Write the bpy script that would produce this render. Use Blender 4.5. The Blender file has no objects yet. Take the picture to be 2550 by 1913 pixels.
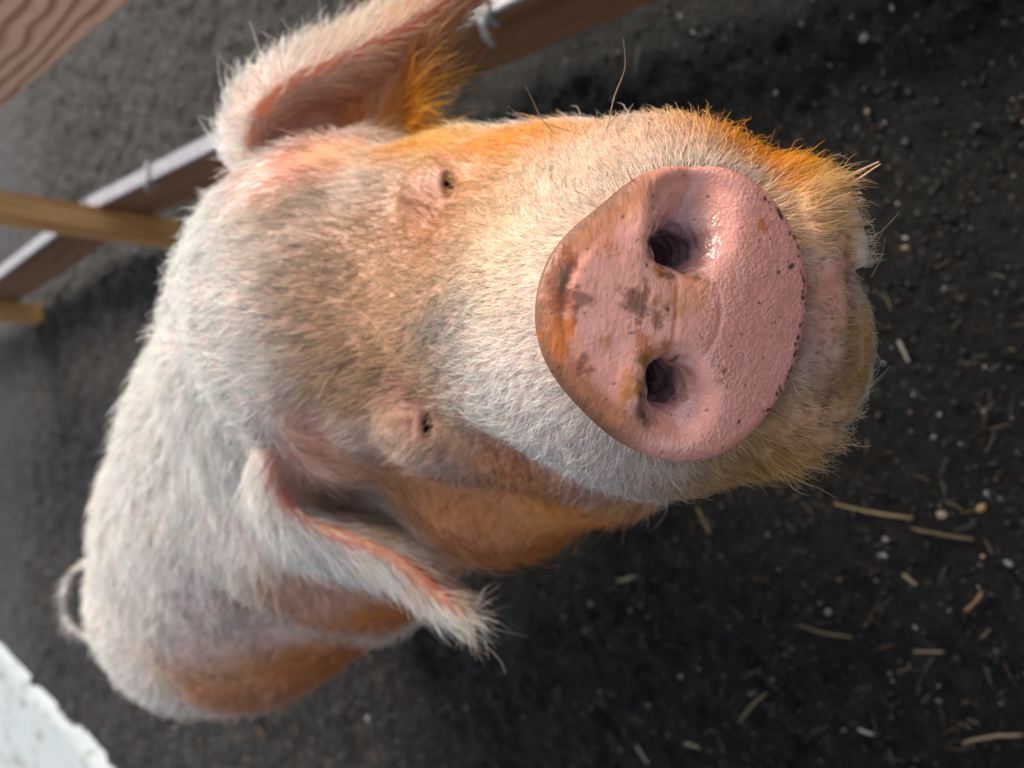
import bpy, bmesh, math, time
import numpy as np
from mathutils import Vector, Matrix

T0 = time.time()
rng = np.random.default_rng(7)
sc = bpy.context.scene
COL = sc.collection
FUR = True

# ------------------------------------------------------------------ camera
CAM_H = 0.95
PITCH = math.radians(50.0)
FPX = 1912.0                                   # focal length in pixels of the 2550 px wide photograph
FW = np.array([0, math.cos(PITCH), -math.sin(PITCH)])   # view direction
UP = np.array([0, math.sin(PITCH), math.cos(PITCH)])    # towards the image's left edge (phone held upright)
RT = np.array([1.0, 0, 0])                              # towards the image's top edge
CAMPOS = np.array([0, 0, CAM_H])
cam_d = bpy.data.cameras.new('camera')
cam = bpy.data.objects.new('camera', cam_d)
COL.objects.link(cam)
cam.matrix_world = Matrix(((-UP[0], RT[0], -FW[0], 0), (-UP[1], RT[1], -FW[1], 0), (-UP[2], RT[2], -FW[2], CAM_H), (0, 0, 0, 1)))
cam_d.sensor_width = 36
cam_d.lens = 36 * FPX / 2550
cam_d.clip_start = 0.01
cam_d.clip_end = 500
cam_d.dof.use_dof = True
cam_d.dof.focus_distance = 0.285
cam_d.dof.aperture_fstop = 7.5
sc.camera = cam

# ------------------------------------------------------------------ daylight
SUN_DIR = np.array([0.60, 0.40, 0.69]); SUN_DIR = SUN_DIR / np.linalg.norm(SUN_DIR)
w = bpy.data.worlds.new('World'); sc.world = w; w.use_nodes = True
nt = w.node_tree
bg = nt.nodes['Background']
sky = nt.nodes.new('ShaderNodeTexSky'); sky.sky_type = 'NISHITA'; sky.sun_disc = False
sky.air_density = 1.0; sky.dust_density = 4.0; sky.ozone_density = 0.6
sky.sun_elevation = math.asin(SUN_DIR[2]); sky.sun_rotation = math.atan2(SUN_DIR[0], SUN_DIR[1])
hs_ = nt.nodes.new('ShaderNodeHueSaturation'); hs_.inputs['Saturation'].default_value = .42      # thin overcast
nt.links.new(sky.outputs[0], hs_.inputs['Color']); nt.links.new(hs_.outputs[0], bg.inputs[0]); bg.inputs[1].default_value = 0.085
sl = bpy.data.lights.new('sun', 'SUN'); sl.energy = 1.5; sl.angle = math.radians(22); sl.color = (1, 0.87, 0.68)
so = bpy.data.objects.new('sun', sl); COL.objects.link(so)
so.rotation_euler = Vector(SUN_DIR).to_track_quat('Z', 'Y').to_euler()
sc.view_settings.view_transform = 'Standard'; sc.view_settings.look = 'None'
sc.view_settings.exposure = 1.32; sc.view_settings.gamma = 1; sc.view_settings.use_curve_mapping = False
sc.render.engine = 'CYCLES'
sc.cycles.max_bounces = 8; sc.cycles.diffuse_bounces = 6; sc.cycles.glossy_bounces = 3
sc.cycles.transmission_bounces = 4; sc.cycles.transparent_max_bounces = 8

# ------------------------------------------------------------------ helpers
def P(px, py, c):
    """Point in the sculpting frame (a: photo up, b: photo left, c: away from the lens), metres."""
    return np.array([(956.5 - py) / FPX * c, (1275 - px) / FPX * c, c])

def to_world(q):
    q = np.asarray(q, float)
    return CAMPOS + q[..., 0:1] * RT + q[..., 1:2] * UP + q[..., 2:3] * FW

def to_abc(p):
    d = np.asarray(p, float) - CAMPOS
    return np.stack([d @ RT, d @ UP, d @ FW], -1)

def unit(v):
    v = np.asarray(v, float)
    return v / np.maximum(np.linalg.norm(v, axis=-1, keepdims=True), 1e-12)

def W(px, py, c):
    return to_world(P(px, py, c))

def sstep(x, a, b):
    t = np.clip((x - a) / (b - a), 0, 1)
    return t * t * (3 - 2 * t)

def tag(o, label=None, cat=None, group=None, kind=None):
    if label: o['label'] = label
    if cat: o['category'] = cat
    if group: o['group'] = group
    if kind: o['kind'] = kind
    return o

def mesh_obj(name, verts, faces, mat=None, parent=None, smooth=False):
    me = bpy.data.meshes.new(name)
    me.from_pydata([tuple(map(float, v)) for v in verts], [], [tuple(map(int, f)) for f in faces])
    me.update()
    if smooth: me.polygons.foreach_set('use_smooth', np.ones(len(me.polygons), bool))
    if mat: me.materials.append(mat)
    o = bpy.data.objects.new(name, me); COL.objects.link(o)
    if parent: o.parent = parent
    return o

def fast_mesh(name, verts, faces, mat=None, parent=None, smooth=True):
    """verts (N,3) and faces (M,k) arrays -> mesh object."""
    me = bpy.data.meshes.new(name)
    n, k = faces.shape
    me.vertices.add(len(verts)); me.vertices.foreach_set('co', np.ascontiguousarray(verts, np.float32).ravel())
    me.loops.add(n * k); me.loops.foreach_set('vertex_index', np.ascontiguousarray(faces, np.int32).ravel())
    me.polygons.add(n); me.polygons.foreach_set('loop_start', np.arange(0, n * k, k, dtype=np.int32))
    if smooth: me.polygons.foreach_set('use_smooth', np.ones(n, bool))
    me.update(calc_edges=True); me.validate()
    if mat: me.materials.append(mat)
    o = bpy.data.objects.new(name, me); COL.objects.link(o)
    if parent: o.parent = parent
    return o

def fbm(p, f, seed=0, octs=4):
    """Cheap smooth 3-D value field in about -1..1."""
    r = np.random.default_rng(seed); out = np.zeros(len(p)); amp = 1.0; tot = 0
    for _ in range(octs):
        for _k in range(3):
            k = unit(r.normal(size=3)) * f * 2 * np.pi * r.uniform(.7, 1.3)
            q = unit(r.normal(size=3)) * f * 2 * np.pi * r.uniform(.5, 1.1)
            out += amp * np.sin(p @ k + 1.5 * np.sin(p @ q + r.uniform(0, 6)) + r.uniform(0, 6)) / 3
        tot += amp * 0.6; amp *= 0.55; f *= 2.1
    return np.clip(out / tot, -1.6, 1.6)


class NT:
    """Small helper around a material node tree."""
    def __init__(s, name):
        s.m = bpy.data.materials.new(name); s.m.use_nodes = True
        s.t = s.m.node_tree; s.b = s.t.nodes['Principled BSDF']; s.out = s.t.nodes['Material Output']
    def n(s, typ, **kw):
        nd = s.t.nodes.new(typ)
        for k, v in kw.items():
            if k in nd.inputs.keys(): nd.inputs[k].default_value = v
            else: setattr(nd, k, v)
        return nd
    def l(s, a, b): s.t.links.new(a, b)
    def noise(s, vec, scale, detail=4, rough=0.55, dist=0.0):
        nd = s.n('ShaderNodeTexNoise', Scale=scale, Detail=detail, Roughness=rough, Distortion=dist)
        if vec is not None: s.l(vec, nd.inputs['Vector'])
        return nd
    def ramp(s, fac, stops):
        nd = s.n('ShaderNodeValToRGB'); e = nd.color_ramp.elements
        while len(e) < len(stops): e.new(0.5)
        for i, (p, c) in enumerate(stops):
            e[i].position = p; e[i].color = (*c, 1) if len(c) == 3 else c
        s.l(fac, nd.inputs[0]); return nd
    def mix(s, fac, a, b, typ='MIX'):
        nd = s.n('ShaderNodeMix', data_type='RGBA', blend_type=typ)
        for sock, v in ((nd.inputs[0], fac), (nd.inputs[6], a), (nd.inputs[7], b)):
            if hasattr(v, 'is_linked'): s.l(v, sock)
            else: sock.default_value = v if not isinstance(v, tuple) or len(v) == 4 else (*v, 1)
        return nd.outputs[2]
    def math(s, op, a, b=0.0):
        nd = s.n('ShaderNodeMath', operation=op)
        for sock, v in ((nd.inputs[0], a), (nd.inputs[1], b)):
            if hasattr(v, 'is_linked'): s.l(v, sock)
            else: sock.default_value = v
        return nd.outputs[0]
    def bump(s, height, strength, dist, normal=None):
        nd = s.n('ShaderNodeBump', Strength=strength, Distance=dist)
        s.l(height, nd.inputs['Height'])
        if normal is not None: s.l(normal, nd.inputs['Normal'])
        return nd.outputs[0]

# ------------------------------------------------------------------ pig: signed distance sculpt
PR = []          # primitives: (kind, data, k, lo, hi)
def rcone(a, b, r1, r2, k=0.02):
    a, b = np.array(a, float), np.array(b, float)
    R = max(r1, r2)
    PR.append(('cone', (a, b, r1, r2), k, np.minimum(a - r1, b - r2), np.maximum(a + r1, b + r2)))
def ell(c, r, rot=None, k=0.02):
    c = np.array(c, float); r = np.array(r, float)
    rot = np.eye(3) if rot is None else np.array(rot, float)     # rows: local axes
    ext = np.sqrt(((rot * r[:, None]) ** 2).sum(0))
    PR.append(('ell', (c, r, rot), k, c - ext, c + ext))

def d_cone(p, dat):
    a, b, r1, r2 = dat
    ba = b - a; L2 = ba @ ba
    t = np.clip(((p - a) @ ba) / max(L2, 1e-12), 0, 1)
    return np.linalg.norm(p - a - t[:, None] * ba, axis=1) - (r1 + (r2 - r1) * t)
def d_ell(p, dat):
    c, r, rot = dat
    q = (p - c) @ rot.T
    k0 = np.linalg.norm(q / r, axis=1); k1 = np.linalg.norm(q / (r * r), axis=1)
    return k0 * (k0 - 1) / np.maximum(k1, 1e-9)
def smin(d1, d2, k):
    h = np.maximum(k - np.abs(d1 - d2), 0) / k
    return np.minimum(d1, d2) - h * h * k * 0.25

# snout disc frame
D0 = P(1690, 785, 0.275)
DN = unit([-0.02, -0.30, -0.95])              # faces the lens, tipped so the brow side is nearer
DX = unit(np.cross(np.cross(DN, [1, -0.10, 0]), DN))   # towards the upper nostril
DY = np.cross(DN, DX)
if DY[1] < 0: DY = -DY                        # towards the brow
def on_disc(px, py):
    d = P(px, py, 1.0)
    t = (D0 @ DN) / (d @ DN)
    q = d * t - D0
    return np.array([q @ DX, q @ DY])
OUT = [(1710,404),(1821,414),(1893,452),(1951,515),(1994,587),(2016,669),(2019,742),(2007,829),(1990,911),(1946,997),(1888,1075),(1811,1128),(1724,1152),(1638,1137),(1560,1103),(1503,1070),(1459,1026),(1396,959),(1353,886),(1334,790),(1339,718),(1363,645),(1406,583),(1464,530),(1531,486),(1599,433),(1657,411)]
op = np.array([on_disc(*q) for q in OUT])
oth = np.arctan2(op[:, 1], op[:, 0]); orad = np.hypot(op[:, 0], op[:, 1])
_o = np.argsort(oth); oth, orad = oth[_o], orad[_o]
_t = np.concatenate([oth - 2 * np.pi, oth, oth + 2 * np.pi]); _r = np.tile(orad, 3)
_th = np.linspace(-np.pi, np.pi, 361)[:-1]; _rv = np.interp(_th, _t, _r)
_fc = [(_rv.mean(), 0)] + [(2 * (_rv * np.cos(n * _th)).mean(), 2 * (_rv * np.sin(n * _th)).mean()) for n in range(1, 9)]
_fc = [(a * 1.02, b * 1.02) for a, b in _fc]; _tg = np.linspace(-np.pi, np.pi, 1441); _rg = sum(a * np.cos(n * _tg) + b * np.sin(n * _tg) for n, (a, b) in enumerate(_fc))
def disc_r(th):
    return np.interp(th, _tg, _rg)
NU = on_disc(1690, 612); NL = on_disc(1662, 948)      # nostrils
def disc_height(x, y):
    """Relief of the bare snout plate over its plane."""
    th = np.arctan2(y, x); rr = np.hypot(x, y); R = disc_r(th); u = rr / R
    h = 0.0045 * (1 - u ** 2)
    ct = np.clip(np.sin(th - .05), 0, 1)
    h -= 0.0055 * sstep(u, 0.74, 1.04) * ct ** 1.5                      # the brow-side edge turns over
    h -= 0.0009 * np.exp(-((u - 0.80) / 0.03) ** 2) * ct ** 10
    # soft funnels that lead into the nostrils from the outer side
    def g(cx, cy, sx, sy, ang=0.0):
        ca, sa = math.cos(ang), math.sin(ang)
        dx, dy = x - cx, y - cy
        p, q = ca * dx + sa * dy, -sa * dx + ca * dy
        return np.exp(-(p / sx) ** 2 - (q / sy) ** 2)
    h -= 0.0110 * g(NU[0] + 0.010, NU[1] - 0.004, 0.015, 0.011)
    h -= 0.0035 * g(NU[0] + 0.020, NU[1] - 0.008, 0.010, 0.010)
    h -= 0.0080 * g(NL[0] - 0.007, NL[1] - 0.004, 0.011, 0.0095)
    h += 0.0022 * g(NU[0] + 0.006, NU[1] + 0.016, 0.012, 0.006)
    h += 0.0020 * g(NL[0] - 0.006, NL[1] + 0.014, 0.012, 0.006)
    h += 0.0015 * g(NL[0] - 0.020, NL[1] - 0.004, 0.006, 0.014)
    # creases: one across between the nostrils, one curved one below it
    yc = 0.5 * (NU[1] + NL[1]); xm = 0.5 * (NU[0] + NL[0])
    h -= 0.0003 * np.exp(-((y - yc - 0.001) / 0.0010) ** 2) * sstep(0.022 - np.abs(x - xm), 0, 0.006)
    yl = yc - 0.017 * (1 - ((x - xm) / 0.026) ** 2)
    h -= 0.0003 * np.exp(-((y - yl) / 0.0010) ** 2) * sstep(0.024 - np.abs(x - xm), 0, 0.006)
    return h
def d_disc(p):
    q = p - D0
    x, y, z = q @ DX, q @ DY, q @ DN
    th = np.arctan2(y, x); rr = np.hypot(x, y)
    d2 = (rr - disc_r(th) * (1 - 0.30 * np.clip(-(z + 0.004) / 0.02, 0, 1))) * 0.94
    inside = np.clip(1 - rr / disc_r(th), 0, 1)
    top = (z - disc_height(x, y)) * 0.85
    dz = np.maximum(top, -(z + 0.024))
    rd = 0.0055
    A = np.maximum(d2 + rd, -1); B = dz + rd
    return np.minimum(np.maximum(A, B), 0) + np.hypot(np.maximum(A, 0), np.maximum(B, 0)) - rd
def d_nostril(p):
    out = None
    def loc(px, py, z):
        q = on_disc(px, py); return D0 + DX * q[0] + DY * q[1] + DN * z
    for aa, bb, r1, r2 in (
            (loc(1722, 598, .008), loc(1700, 622, -.050), .0074, .0070), (loc(1672, 608, .006), loc(1668, 630, -.050), .0062, .0070),
            (loc(1752, 515, .0125), loc(1706, 606, -.003), .0088, .0078),
            (loc(1664, 940, .006), loc(1660, 930, -.050), .0066, .0070), (loc(1672, 966, .006), loc(1664, 950, -.050), .0060, .0070),
            (loc(1712, 1020, .0125), loc(1676, 962, -.002), .0080, .0066)):
        d = d_cone(p, (aa, bb, r1, r2))
        out = d if out is None else smin(out, d, .004)
    out = out + .0009 * fbm(p, 75, 17, 2)
    return out

# --- trunk, neck
SH = P(790, 1075, 0.79); HP = P(500, 1435, 1.13); BE = P(700, 1310, 0.95)
rcone(SH, HP, 0.150, 0.136, 0.08)
ell(P(940, 1420, 0.80), (0.060, 0.055, 0.075), k=0.035)
ell(P(640, 1545, 1.00), (0.085, 0.085, 0.11), k=0.03)
ell(BE, (0.165, 0.165, 0.17), k=0.12)
ell(P(560, 1500, 1.10), (0.14, 0.13, 0.15), k=0.10)
NK = P(855, 760, 0.63)
rcone(SH, NK, 0.145, 0.098, 0.10)
rcone(NK, P(910, 770, 0.54), 0.098, 0.084, 0.09)
rcone(P(905, 790, .54), P(775, 870, .63), 0.074, 0.074, 0.06)
rcone(P(775, 870, .63), P(680, 1100, .78), 0.074, 0.100, 0.05)
rcone(P(680, 1100, .78), P(555, 1370, .99), 0.100, 0.118, 0.05)
ell(P(785, 985, .625), (.072, .075, .075), k=0.06)
# --- skull and face
ell(P(880, 755, 0.505), (0.091, 0.083, 0.085), k=0.06)
rcone(P(1180, 790, 0.455), P(1560, 785, 0.335), 0.074, 0.058, 0.04)
ell(P(1650, 770, 0.350), (0.083, 0.066, 0.055), k=0.04)
ell(P(1270, 575, 0.460), (0.046, 0.056, 0.060), k=0.05)
ell(P(1420, 560, 0.410), (0.040, 0.046, 0.050), k=0.05)
ell(P(1240, 1120, 0.53), (0.072, 0.072, 0.075), k=0.04)
ell(P(1480, 1120, 0.47), (0.043, 0.05, 0.06), k=0.04)
rcone(P(1170, 1140, 0.60), P(900, 1230, 0.70), 0.066, 0.108, 0.06)
# brow bones and cheek ridges
rcone(P(1010, 490, 0.447), P(1150, 440, 0.437), 0.018, 0.016, 0.03)
rcone(P(960, 1020, 0.455), P(1120, 1075, 0.437), 0.020, 0.016, 0.03)
rcone(P(1120, 1085, 0.437), P(1420, 1130, 0.405), 0.014, 0.02, 0.03)
# jaw, chin
ell(P(1970, 855, 0.352), (0.046, 0.027, 0.042), k=0.015)
rcone(P(1930, 865, 0.370), P(1480, 900, 0.50), 0.034, 0.07, 0.03)
ell(P(1945, 590, 0.335), (0.030, 0.024, 0.03), k=0.015)
ell(P(1880, 1000, 0.335), (0.030, 0.024, 0.03), k=0.015)
# --- ears: rows of tapered struts from the rim down to the thick base
def spline(pts, n):
    pts = np.array([P(*q[:3]) if len(q) >= 3 else q for q in pts])
    t = np.concatenate([[0], np.cumsum(np.linalg.norm(np.diff(pts, axis=0), axis=1))]); t /= t[-1]
    m = np.gradient(pts, t, axis=0)
    s = np.linspace(0, 1, n); i = np.clip(np.searchsorted(t, s, 'right') - 1, 0, len(t) - 2)
    h = (t[i + 1] - t[i])[:, None]; u = ((s - t[i]) / (t[i + 1] - t[i]))[:, None]
    return ((2*u**3 - 3*u**2 + 1) * pts[i] + (u**3 - 2*u**2 + u) * h * m[i] + (-2*u**3 + 3*u**2) * pts[i+1] + (u**3 - u**2) * h * m[i+1])
RIM_U = spline([(655, 455, .530), (618, 390, .522), (622, 305, .514), (668, 240, .507), (745, 185, .500), (835, 148, .492), (925, 105, .484), (1025, 55, .476), (1130, -25, .468), (1215, -100, .462)], 34)
RIM_L = spline([(845, 1030, .450), (782, 1015, .458), (718, 1046, .474), (682, 1115, .490), (682, 1200, .502), (733, 1276, .506), (825, 1325, .504), (915, 1358, .497), (1010, 1408, .490), (1090, 1475, .484), (1150, 1525, .480)], 34)
EAR = []
for rim, outw, rmax in ((RIM_U, np.array([0.36, 0.13, 0]), 0.0225), (RIM_L, np.array([-0.38, 0.14, 0]), 0.0235)):
    n = len(rim)
    for i, q in enumerate(rim):
        s = i / (n - 1)
        L = 0.050 * (1 - s) ** 0.6 + 0.010
        d = unit(np.array([0, 0, 1.0]) + outw)
        rb = rmax * (1 - s) ** 0.42 + 0.003
        rcone(q, q + d * L, 0.0032, rb, 0.006)
        EAR.append((q, q + d * L))
# upper ear: the thin front leaf that the light shines through
FR_U = spline([(1035, 338, .515), (1030, 275, .512), (1040, 205, .505), (1065, 110, .490), (1130, 0, .475), (1215, -100, .462)], 26)
idx = np.linspace(8, 33, 26)
for i in range(26):
    j = idx[i]; j0 = int(j); j1 = min(j0 + 1, 33)
    rq = RIM_U[j0] + (RIM_U[j1] - RIM_U[j0]) * (j - j0)
    s = i / 25
    base = rq + unit(np.array([0.42, 0.16, 1])) * (0.050 * (1 - s) ** 0.6 + 0.008)
    mid = 0.5 * (base + FR_U[i]) + np.array([0, 0, 0.02 * (1 - s)])
    rcone(base, mid, 0.0045, 0.0033, 0.004); rcone(mid, FR_U[i], 0.0033, 0.0022, 0.004)
rcone(P(900, 400, .590), P(770, 385, .580), 0.024, 0.024, 0.02)
rcone(P(900, 1090, .575), P(790, 1150, .568), 0.030, 0.026, 0.02)
# --- legs and tail (world frame turned into the sculpting frame)
def A(x, y, z): return to_abc(np.array([x, y, z]))
hw = to_world(HP); sw = to_world(SH)
fwd = unit((sw - hw) * np.array([1, 1, 0])); side = np.array([-fwd[1], fwd[0], 0])
FEET = []
for base, sgn, zt, bk in ((sw, 1, .40, -.03), (sw, -1, .40, -.03), (hw, 1, .34, -.02), (hw, -1, .34, -.02)):
    top = base + side * 0.085 * sgn + fwd * bk; top[2] = zt
    hind = base is hw
    kn = top + fwd * (0.03 if not hind else 0.05); kn[2] = 0.22
    hk = top + fwd * (0.02 if not hind else -0.05); hk[2] = 0.13
    ft = top + fwd * (0.025 if not hind else -0.03); ft[2] = 0.035
    rcone(to_abc(top), to_abc(kn), 0.070, 0.042, 0.04)
    rcone(to_abc(kn), to_abc(hk), 0.042, 0.027, 0.02)
    rcone(to_abc(hk), to_abc(ft), 0.027, 0.026, 0.015)
    FEET.append(ft)
TAIL = spline([(262, 1420, 1.26), (212, 1405, 1.27), (172, 1445, 1.27), (160, 1505, 1.26), (180, 1565, 1.25), (235, 1590, 1.235), (285, 1600, 1.21)], 14)
for i in range(13):
    rcone(TAIL[i], TAIL[i + 1], 0.0066 - 0.0001 * i, 0.0066 - 0.0001 * (i + 1), 0.004)
LO = np.array([q[3] for q in PR]); HI = np.array([q[4] for q in PR])
EYES = []
def sdf(p):
    """Signed distance of the whole pig at points p (sculpting frame)."""
    out = np.full(len(p), 0.08)
    m = 0.03
    for (kind, dat, k, lo, hi) in PR:
        s = np.nonzero(((p > lo - m - k * .5) & (p < hi + m + k * .5)).all(1))[0]
        if len(s) == 0: continue
        ps = p[s]
        d = d_cone(ps, dat) if kind == 'cone' else d_ell(ps, dat)
        out[s] = smin(out[s], d, k)
    near = np.nonzero(((p - D0) ** 2).sum(1) < 0.1 ** 2)[0]
    if len(near):
        q = p[near]
        o = out[near]
        # keep the muzzle behind the plate, then set the plate on it with a crease
        zz = (q - D0) @ DN; xx = (q - D0) @ DX; yy = (q - D0) @ DY
        dc = np.maximum(np.hypot(xx, yy) - disc_r(np.arctan2(yy, xx)) - .0015, -(zz + .014))
        k = .004; h = np.maximum(k - np.abs(o + dc), 0) / k
        o = np.maximum(o, -dc) + h * h * k * .25
        o = smin(o, d_disc(q), 0.004)
        dn = d_nostril(q)
        k = 0.009
        h = np.maximum(k - np.abs(o + dn), 0) / k
        o = np.maximum(o, -dn) + h * h * k * 0.25
        out[near] = o
    for E in EYES:
        near = np.nonzero(((p - E) ** 2).sum(1) < 0.05 ** 2)[0]
        if len(near):
            q = p[near] - E; o = out[near]
            def bar(x0, y0, x1, y1, z, r):       # lids and folds of skin, offsets in metres: photo right, photo down
                return d_cone(q, (np.array([-y0, -x0, z]), np.array([-y1, -x1, z]), r, r * .8))
            o = smin(o, d_ell(q, (np.array([0, .004, .0120]), np.array([.017, .020, .0125]), np.eye(3))), .014)
            for (x0, y0, x1, y1, z, r) in ((-.0046, -.0055, -.0054, .0060, .0000, .0027), (.0042, -.0050, .0044, .0058, .0006, .0018),
                                           (-.0095, -.0060, -.0105, .0050, .0012, .0012), (-.0135, -.0050, -.0145, .0040, .0026, .0013), (-.0180, -.0040, -.0185, .0050, .0050, .0013),
                                           (-.0090, .0085, .0050, .0095, .0020, .0014), (-.0120, .0125, .0060, .0130, .0040, .0014), (-.0060, -.0095, .0080, -.0085, .0022, .0012), (.0090, -.0040, .0095, .0060, .0026, .0013)):
                o = smin(o, bar(x0, y0, x1, y1, z, r), .0022)
            d = d_ell(q, (np.array([0, 0, .001]), np.array([0.0066, 0.0028, 0.013]), np.eye(3)))
            k = 0.003
            h = np.maximum(k - np.abs(o + d), 0) / k
            out[near] = np.maximum(o, -d) + h * h * k * 0.25
    return out

def build_surface(step=0.0032, B=8):
    lo = LO.min(0) - 0.02; hi = HI.max(0) + 0.02
    big = step * B
    nb = np.ceil((hi - lo) / big).astype(int)
    gi = np.stack(np.meshgrid(*[np.arange(n) for n in nb], indexing='ij'), -1).reshape(-1, 3)
    cen = lo + (gi + 0.5) * big
    d = sdf(cen)
    act = gi[np.abs(d) < big * 1.0]
    nv = nb * B + 1
    V = np.full(tuple(nv), 1.0, np.float32)
    # inside / outside default from coarse sign
    cs = np.where(d < 0, -1.0, 1.0).reshape(tuple(nb)).astype(np.float32)
    V[:-1, :-1, :-1] = np.repeat(np.repeat(np.repeat(cs, B, 0), B, 1), B, 2)
    off = np.stack(np.meshgrid(*[np.arange(B + 1)] * 3, indexing='ij'), -1).reshape(-1, 3)
    for s in range(0, len(act), 400):
        ids = (act[s:s + 400, None, :] * B + off[None]).reshape(-1, 3)
        V[ids[:, 0], ids[:, 1], ids[:, 2]] = sdf(lo + ids * step)
    neg = V < 0
    c = np.zeros(tuple(nv - 1), np.int8)
    for i in (0, 1):
        for j in (0, 1):
            for k in (0, 1):
                c += neg[i:nv[0]-1+i, j:nv[1]-1+j, k:nv[2]-1+k]
    cell = np.argwhere((c > 0) & (c < 8))
    vid = np.full(tuple(nv - 1), -1, np.int32); vid[cell[:, 0], cell[:, 1], cell[:, 2]] = np.arange(len(cell))
    acc = np.zeros((len(cell), 3)); cnt = np.zeros(len(cell))
    cor = [np.array([i, j, k]) for i in (0, 1) for j in (0, 1) for k in (0, 1)]
    for ax in range(3):
        for c0 in cor:
            if c0[ax]: continue
            c1 = c0.copy(); c1[ax] = 1
            a = cell + c0; b = cell + c1
            va = V[a[:, 0], a[:, 1], a[:, 2]]; vb = V[b[:, 0], b[:, 1], b[:, 2]]
            m = (va < 0) != (vb < 0)
            t = va[m] / (va[m] - vb[m])
            acc[m] += c0 + t[:, None] * (c1 - c0); cnt[m] += 1
    verts = lo + (cell + acc / cnt[:, None]) * step
    faces = []
    for ax in range(3):
        u, v = (ax + 1) % 3, (ax + 2) % 3
        sl0 = [slice(1, -1)] * 3; sl0[ax] = slice(0, -1)
        sl1 = [slice(1, -1)] * 3; sl1[ax] = slice(1, None)
        n0 = neg[tuple(sl0)]; n1 = neg[tuple(sl1)]
        e = np.argwhere(n0 != n1)
        flip = n0[e[:, 0], e[:, 1], e[:, 2]]
        base = e + 1; base[:, ax] -= 1
        du = np.zeros(3, int); du[u] = 1; dv = np.zeros(3, int); dv[v] = 1
        ids = [base - du - dv, base - dv, base, base - du]
        q = np.stack([vid[i[:, 0], i[:, 1], i[:, 2]] for i in ids], 1)
        q[~flip] = q[~flip][:, ::-1]
        faces.append(q)
    faces = np.concatenate(faces)
    faces = faces[(faces >= 0).all(1)]
    return verts, faces

def project(v, it=4, e=0.0008):
    """Newton steps onto the surface."""
    for _ in range(it):
        d = sdf(v)
        g = np.stack([(sdf(v + np.eye(3)[i] * e) - sdf(v - np.eye(3)[i] * e)) / (2 * e) for i in range(3)], -1)
        g2 = np.maximum((g * g).sum(1), 0.25)
        v = v - np.clip(d / g2, -0.003, 0.003)[:, None] * g
    return v

def subdivide(v, f, sel):
    """Split selected triangles one to four (neighbours are split to match)."""
    e = np.sort(np.concatenate([f[:, [0, 1]], f[:, [1, 2]], f[:, [2, 0]]]), 1)
    key = e[:, 0].astype(np.int64) * len(v) + e[:, 1]
    m = len(f); mark = np.concatenate([sel, sel, sel])
    uk, inv = np.unique(key, return_inverse=True)
    em = np.zeros(len(uk), bool); em[inv[mark]] = True
    nid = np.full(len(uk), -1); nid[em] = len(v) + np.arange(em.sum())
    ue = np.stack([uk // len(v), uk % len(v)], 1)[em]
    nv = np.concatenate([v, 0.5 * (v[ue[:, 0]] + v[ue[:, 1]])])
    e0, e1, e2 = nid[inv[:m]], nid[inv[m:2*m]], nid[inv[2*m:]]
    a, b, c = f.T
    n = (e0 >= 0).astype(int) + (e1 >= 0) + (e2 >= 0)
    res = [f[n == 0]]
    s = n == 3
    A_, B_, C_, x, y, z = a[s], b[s], c[s], e0[s], e1[s], e2[s]
    res += [np.stack(q, 1) for q in ((A_, x, z), (x, B_, y), (z, y, C_), (x, y, z))]
    for rot in range(3):
        fr = np.roll(f, -rot, 1); er = [(e0, e1, e2)[(rot + i) % 3] for i in range(3)]
        s = (n == 1) & (er[0] >= 0)
        res += [np.stack((fr[s, 0], er[0][s], fr[s, 2]), 1), np.stack((er[0][s], fr[s, 1], fr[s, 2]), 1)]
        s = (n == 2) & (er[0] >= 0) & (er[1] >= 0)
        res += [np.stack((fr[s, 0], er[0][s], fr[s, 2]), 1), np.stack((er[0][s], er[1][s], fr[s, 2]), 1), np.stack((er[0][s], fr[s, 1], er[1][s]), 1)]
    return nv, np.concatenate(res)

def trace(px, py, c0=None):
    """Points where the lines of sight through photo positions meet the hide (fallback: the given depth)."""
    px, py = np.asarray(px, float), np.asarray(py, float)
    d = np.stack([(956.5 - py) / FPX, (1275 - px) / FPX, np.ones(len(px))], -1); u_ = unit(d)
    t = np.full(len(px), .22)
    for _ in range(90):
        t = t + np.clip(sdf(u_ * t[:, None]) * .8, -.01, .03)
    hit = (np.abs(sdf(u_ * t[:, None])) < .004) & (t < 1.6)
    q = u_ * t[:, None]
    if c0 is not None: q[~hit] = d[~hit] * np.asarray(c0, float)[~hit, None]
    return q
EYES = list(trace([1120, 1066], [466, 1056]))
LIPZ = []
for x0, y0, x1, y1, r0, r1 in ((2010, 500, 2078, 470, .0046, .0036), (2022, 538, 2112, 508, .0050, .0040), (2034, 580, 2130, 556, .0048, .0038), (2050, 622, 2150, 598, .0042, .0032), (2062, 660, 2158, 640, .0040, .0030),
                               (1985, 1045, 2102, 1018, .0050, .0036), (1955, 1088, 2080, 1086, .0048, .0036), (1920, 1125, 2030, 1130, .0042, .0032)):
    xs = np.linspace(x0, x1, 5); ys = np.linspace(y0, y1, 5)
    tr_ = trace(xs, ys, [9.] * 5)
    cs = tr_[:, 2].copy()
    for i in range(1, 5): cs[i] = min(cs[i], cs[i - 1] + .0035)           # ridges run on past the edge as free folds
    rr = np.linspace(r0, r1, 5)
    q_ = [P(xs[i], ys[i], cs[i] + rr[i] * (.15 - .35 * i / 4)) for i in range(5)]
    for i in range(4): rcone(q_[i], q_[i + 1], rr[i], rr[i + 1], 0.0035)
    LIPZ += [q_[2] - np.array([0, 0, .004]), q_[4]]
PAD = trace([2060, 2055], [730, 880], [.33, .33])
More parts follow.
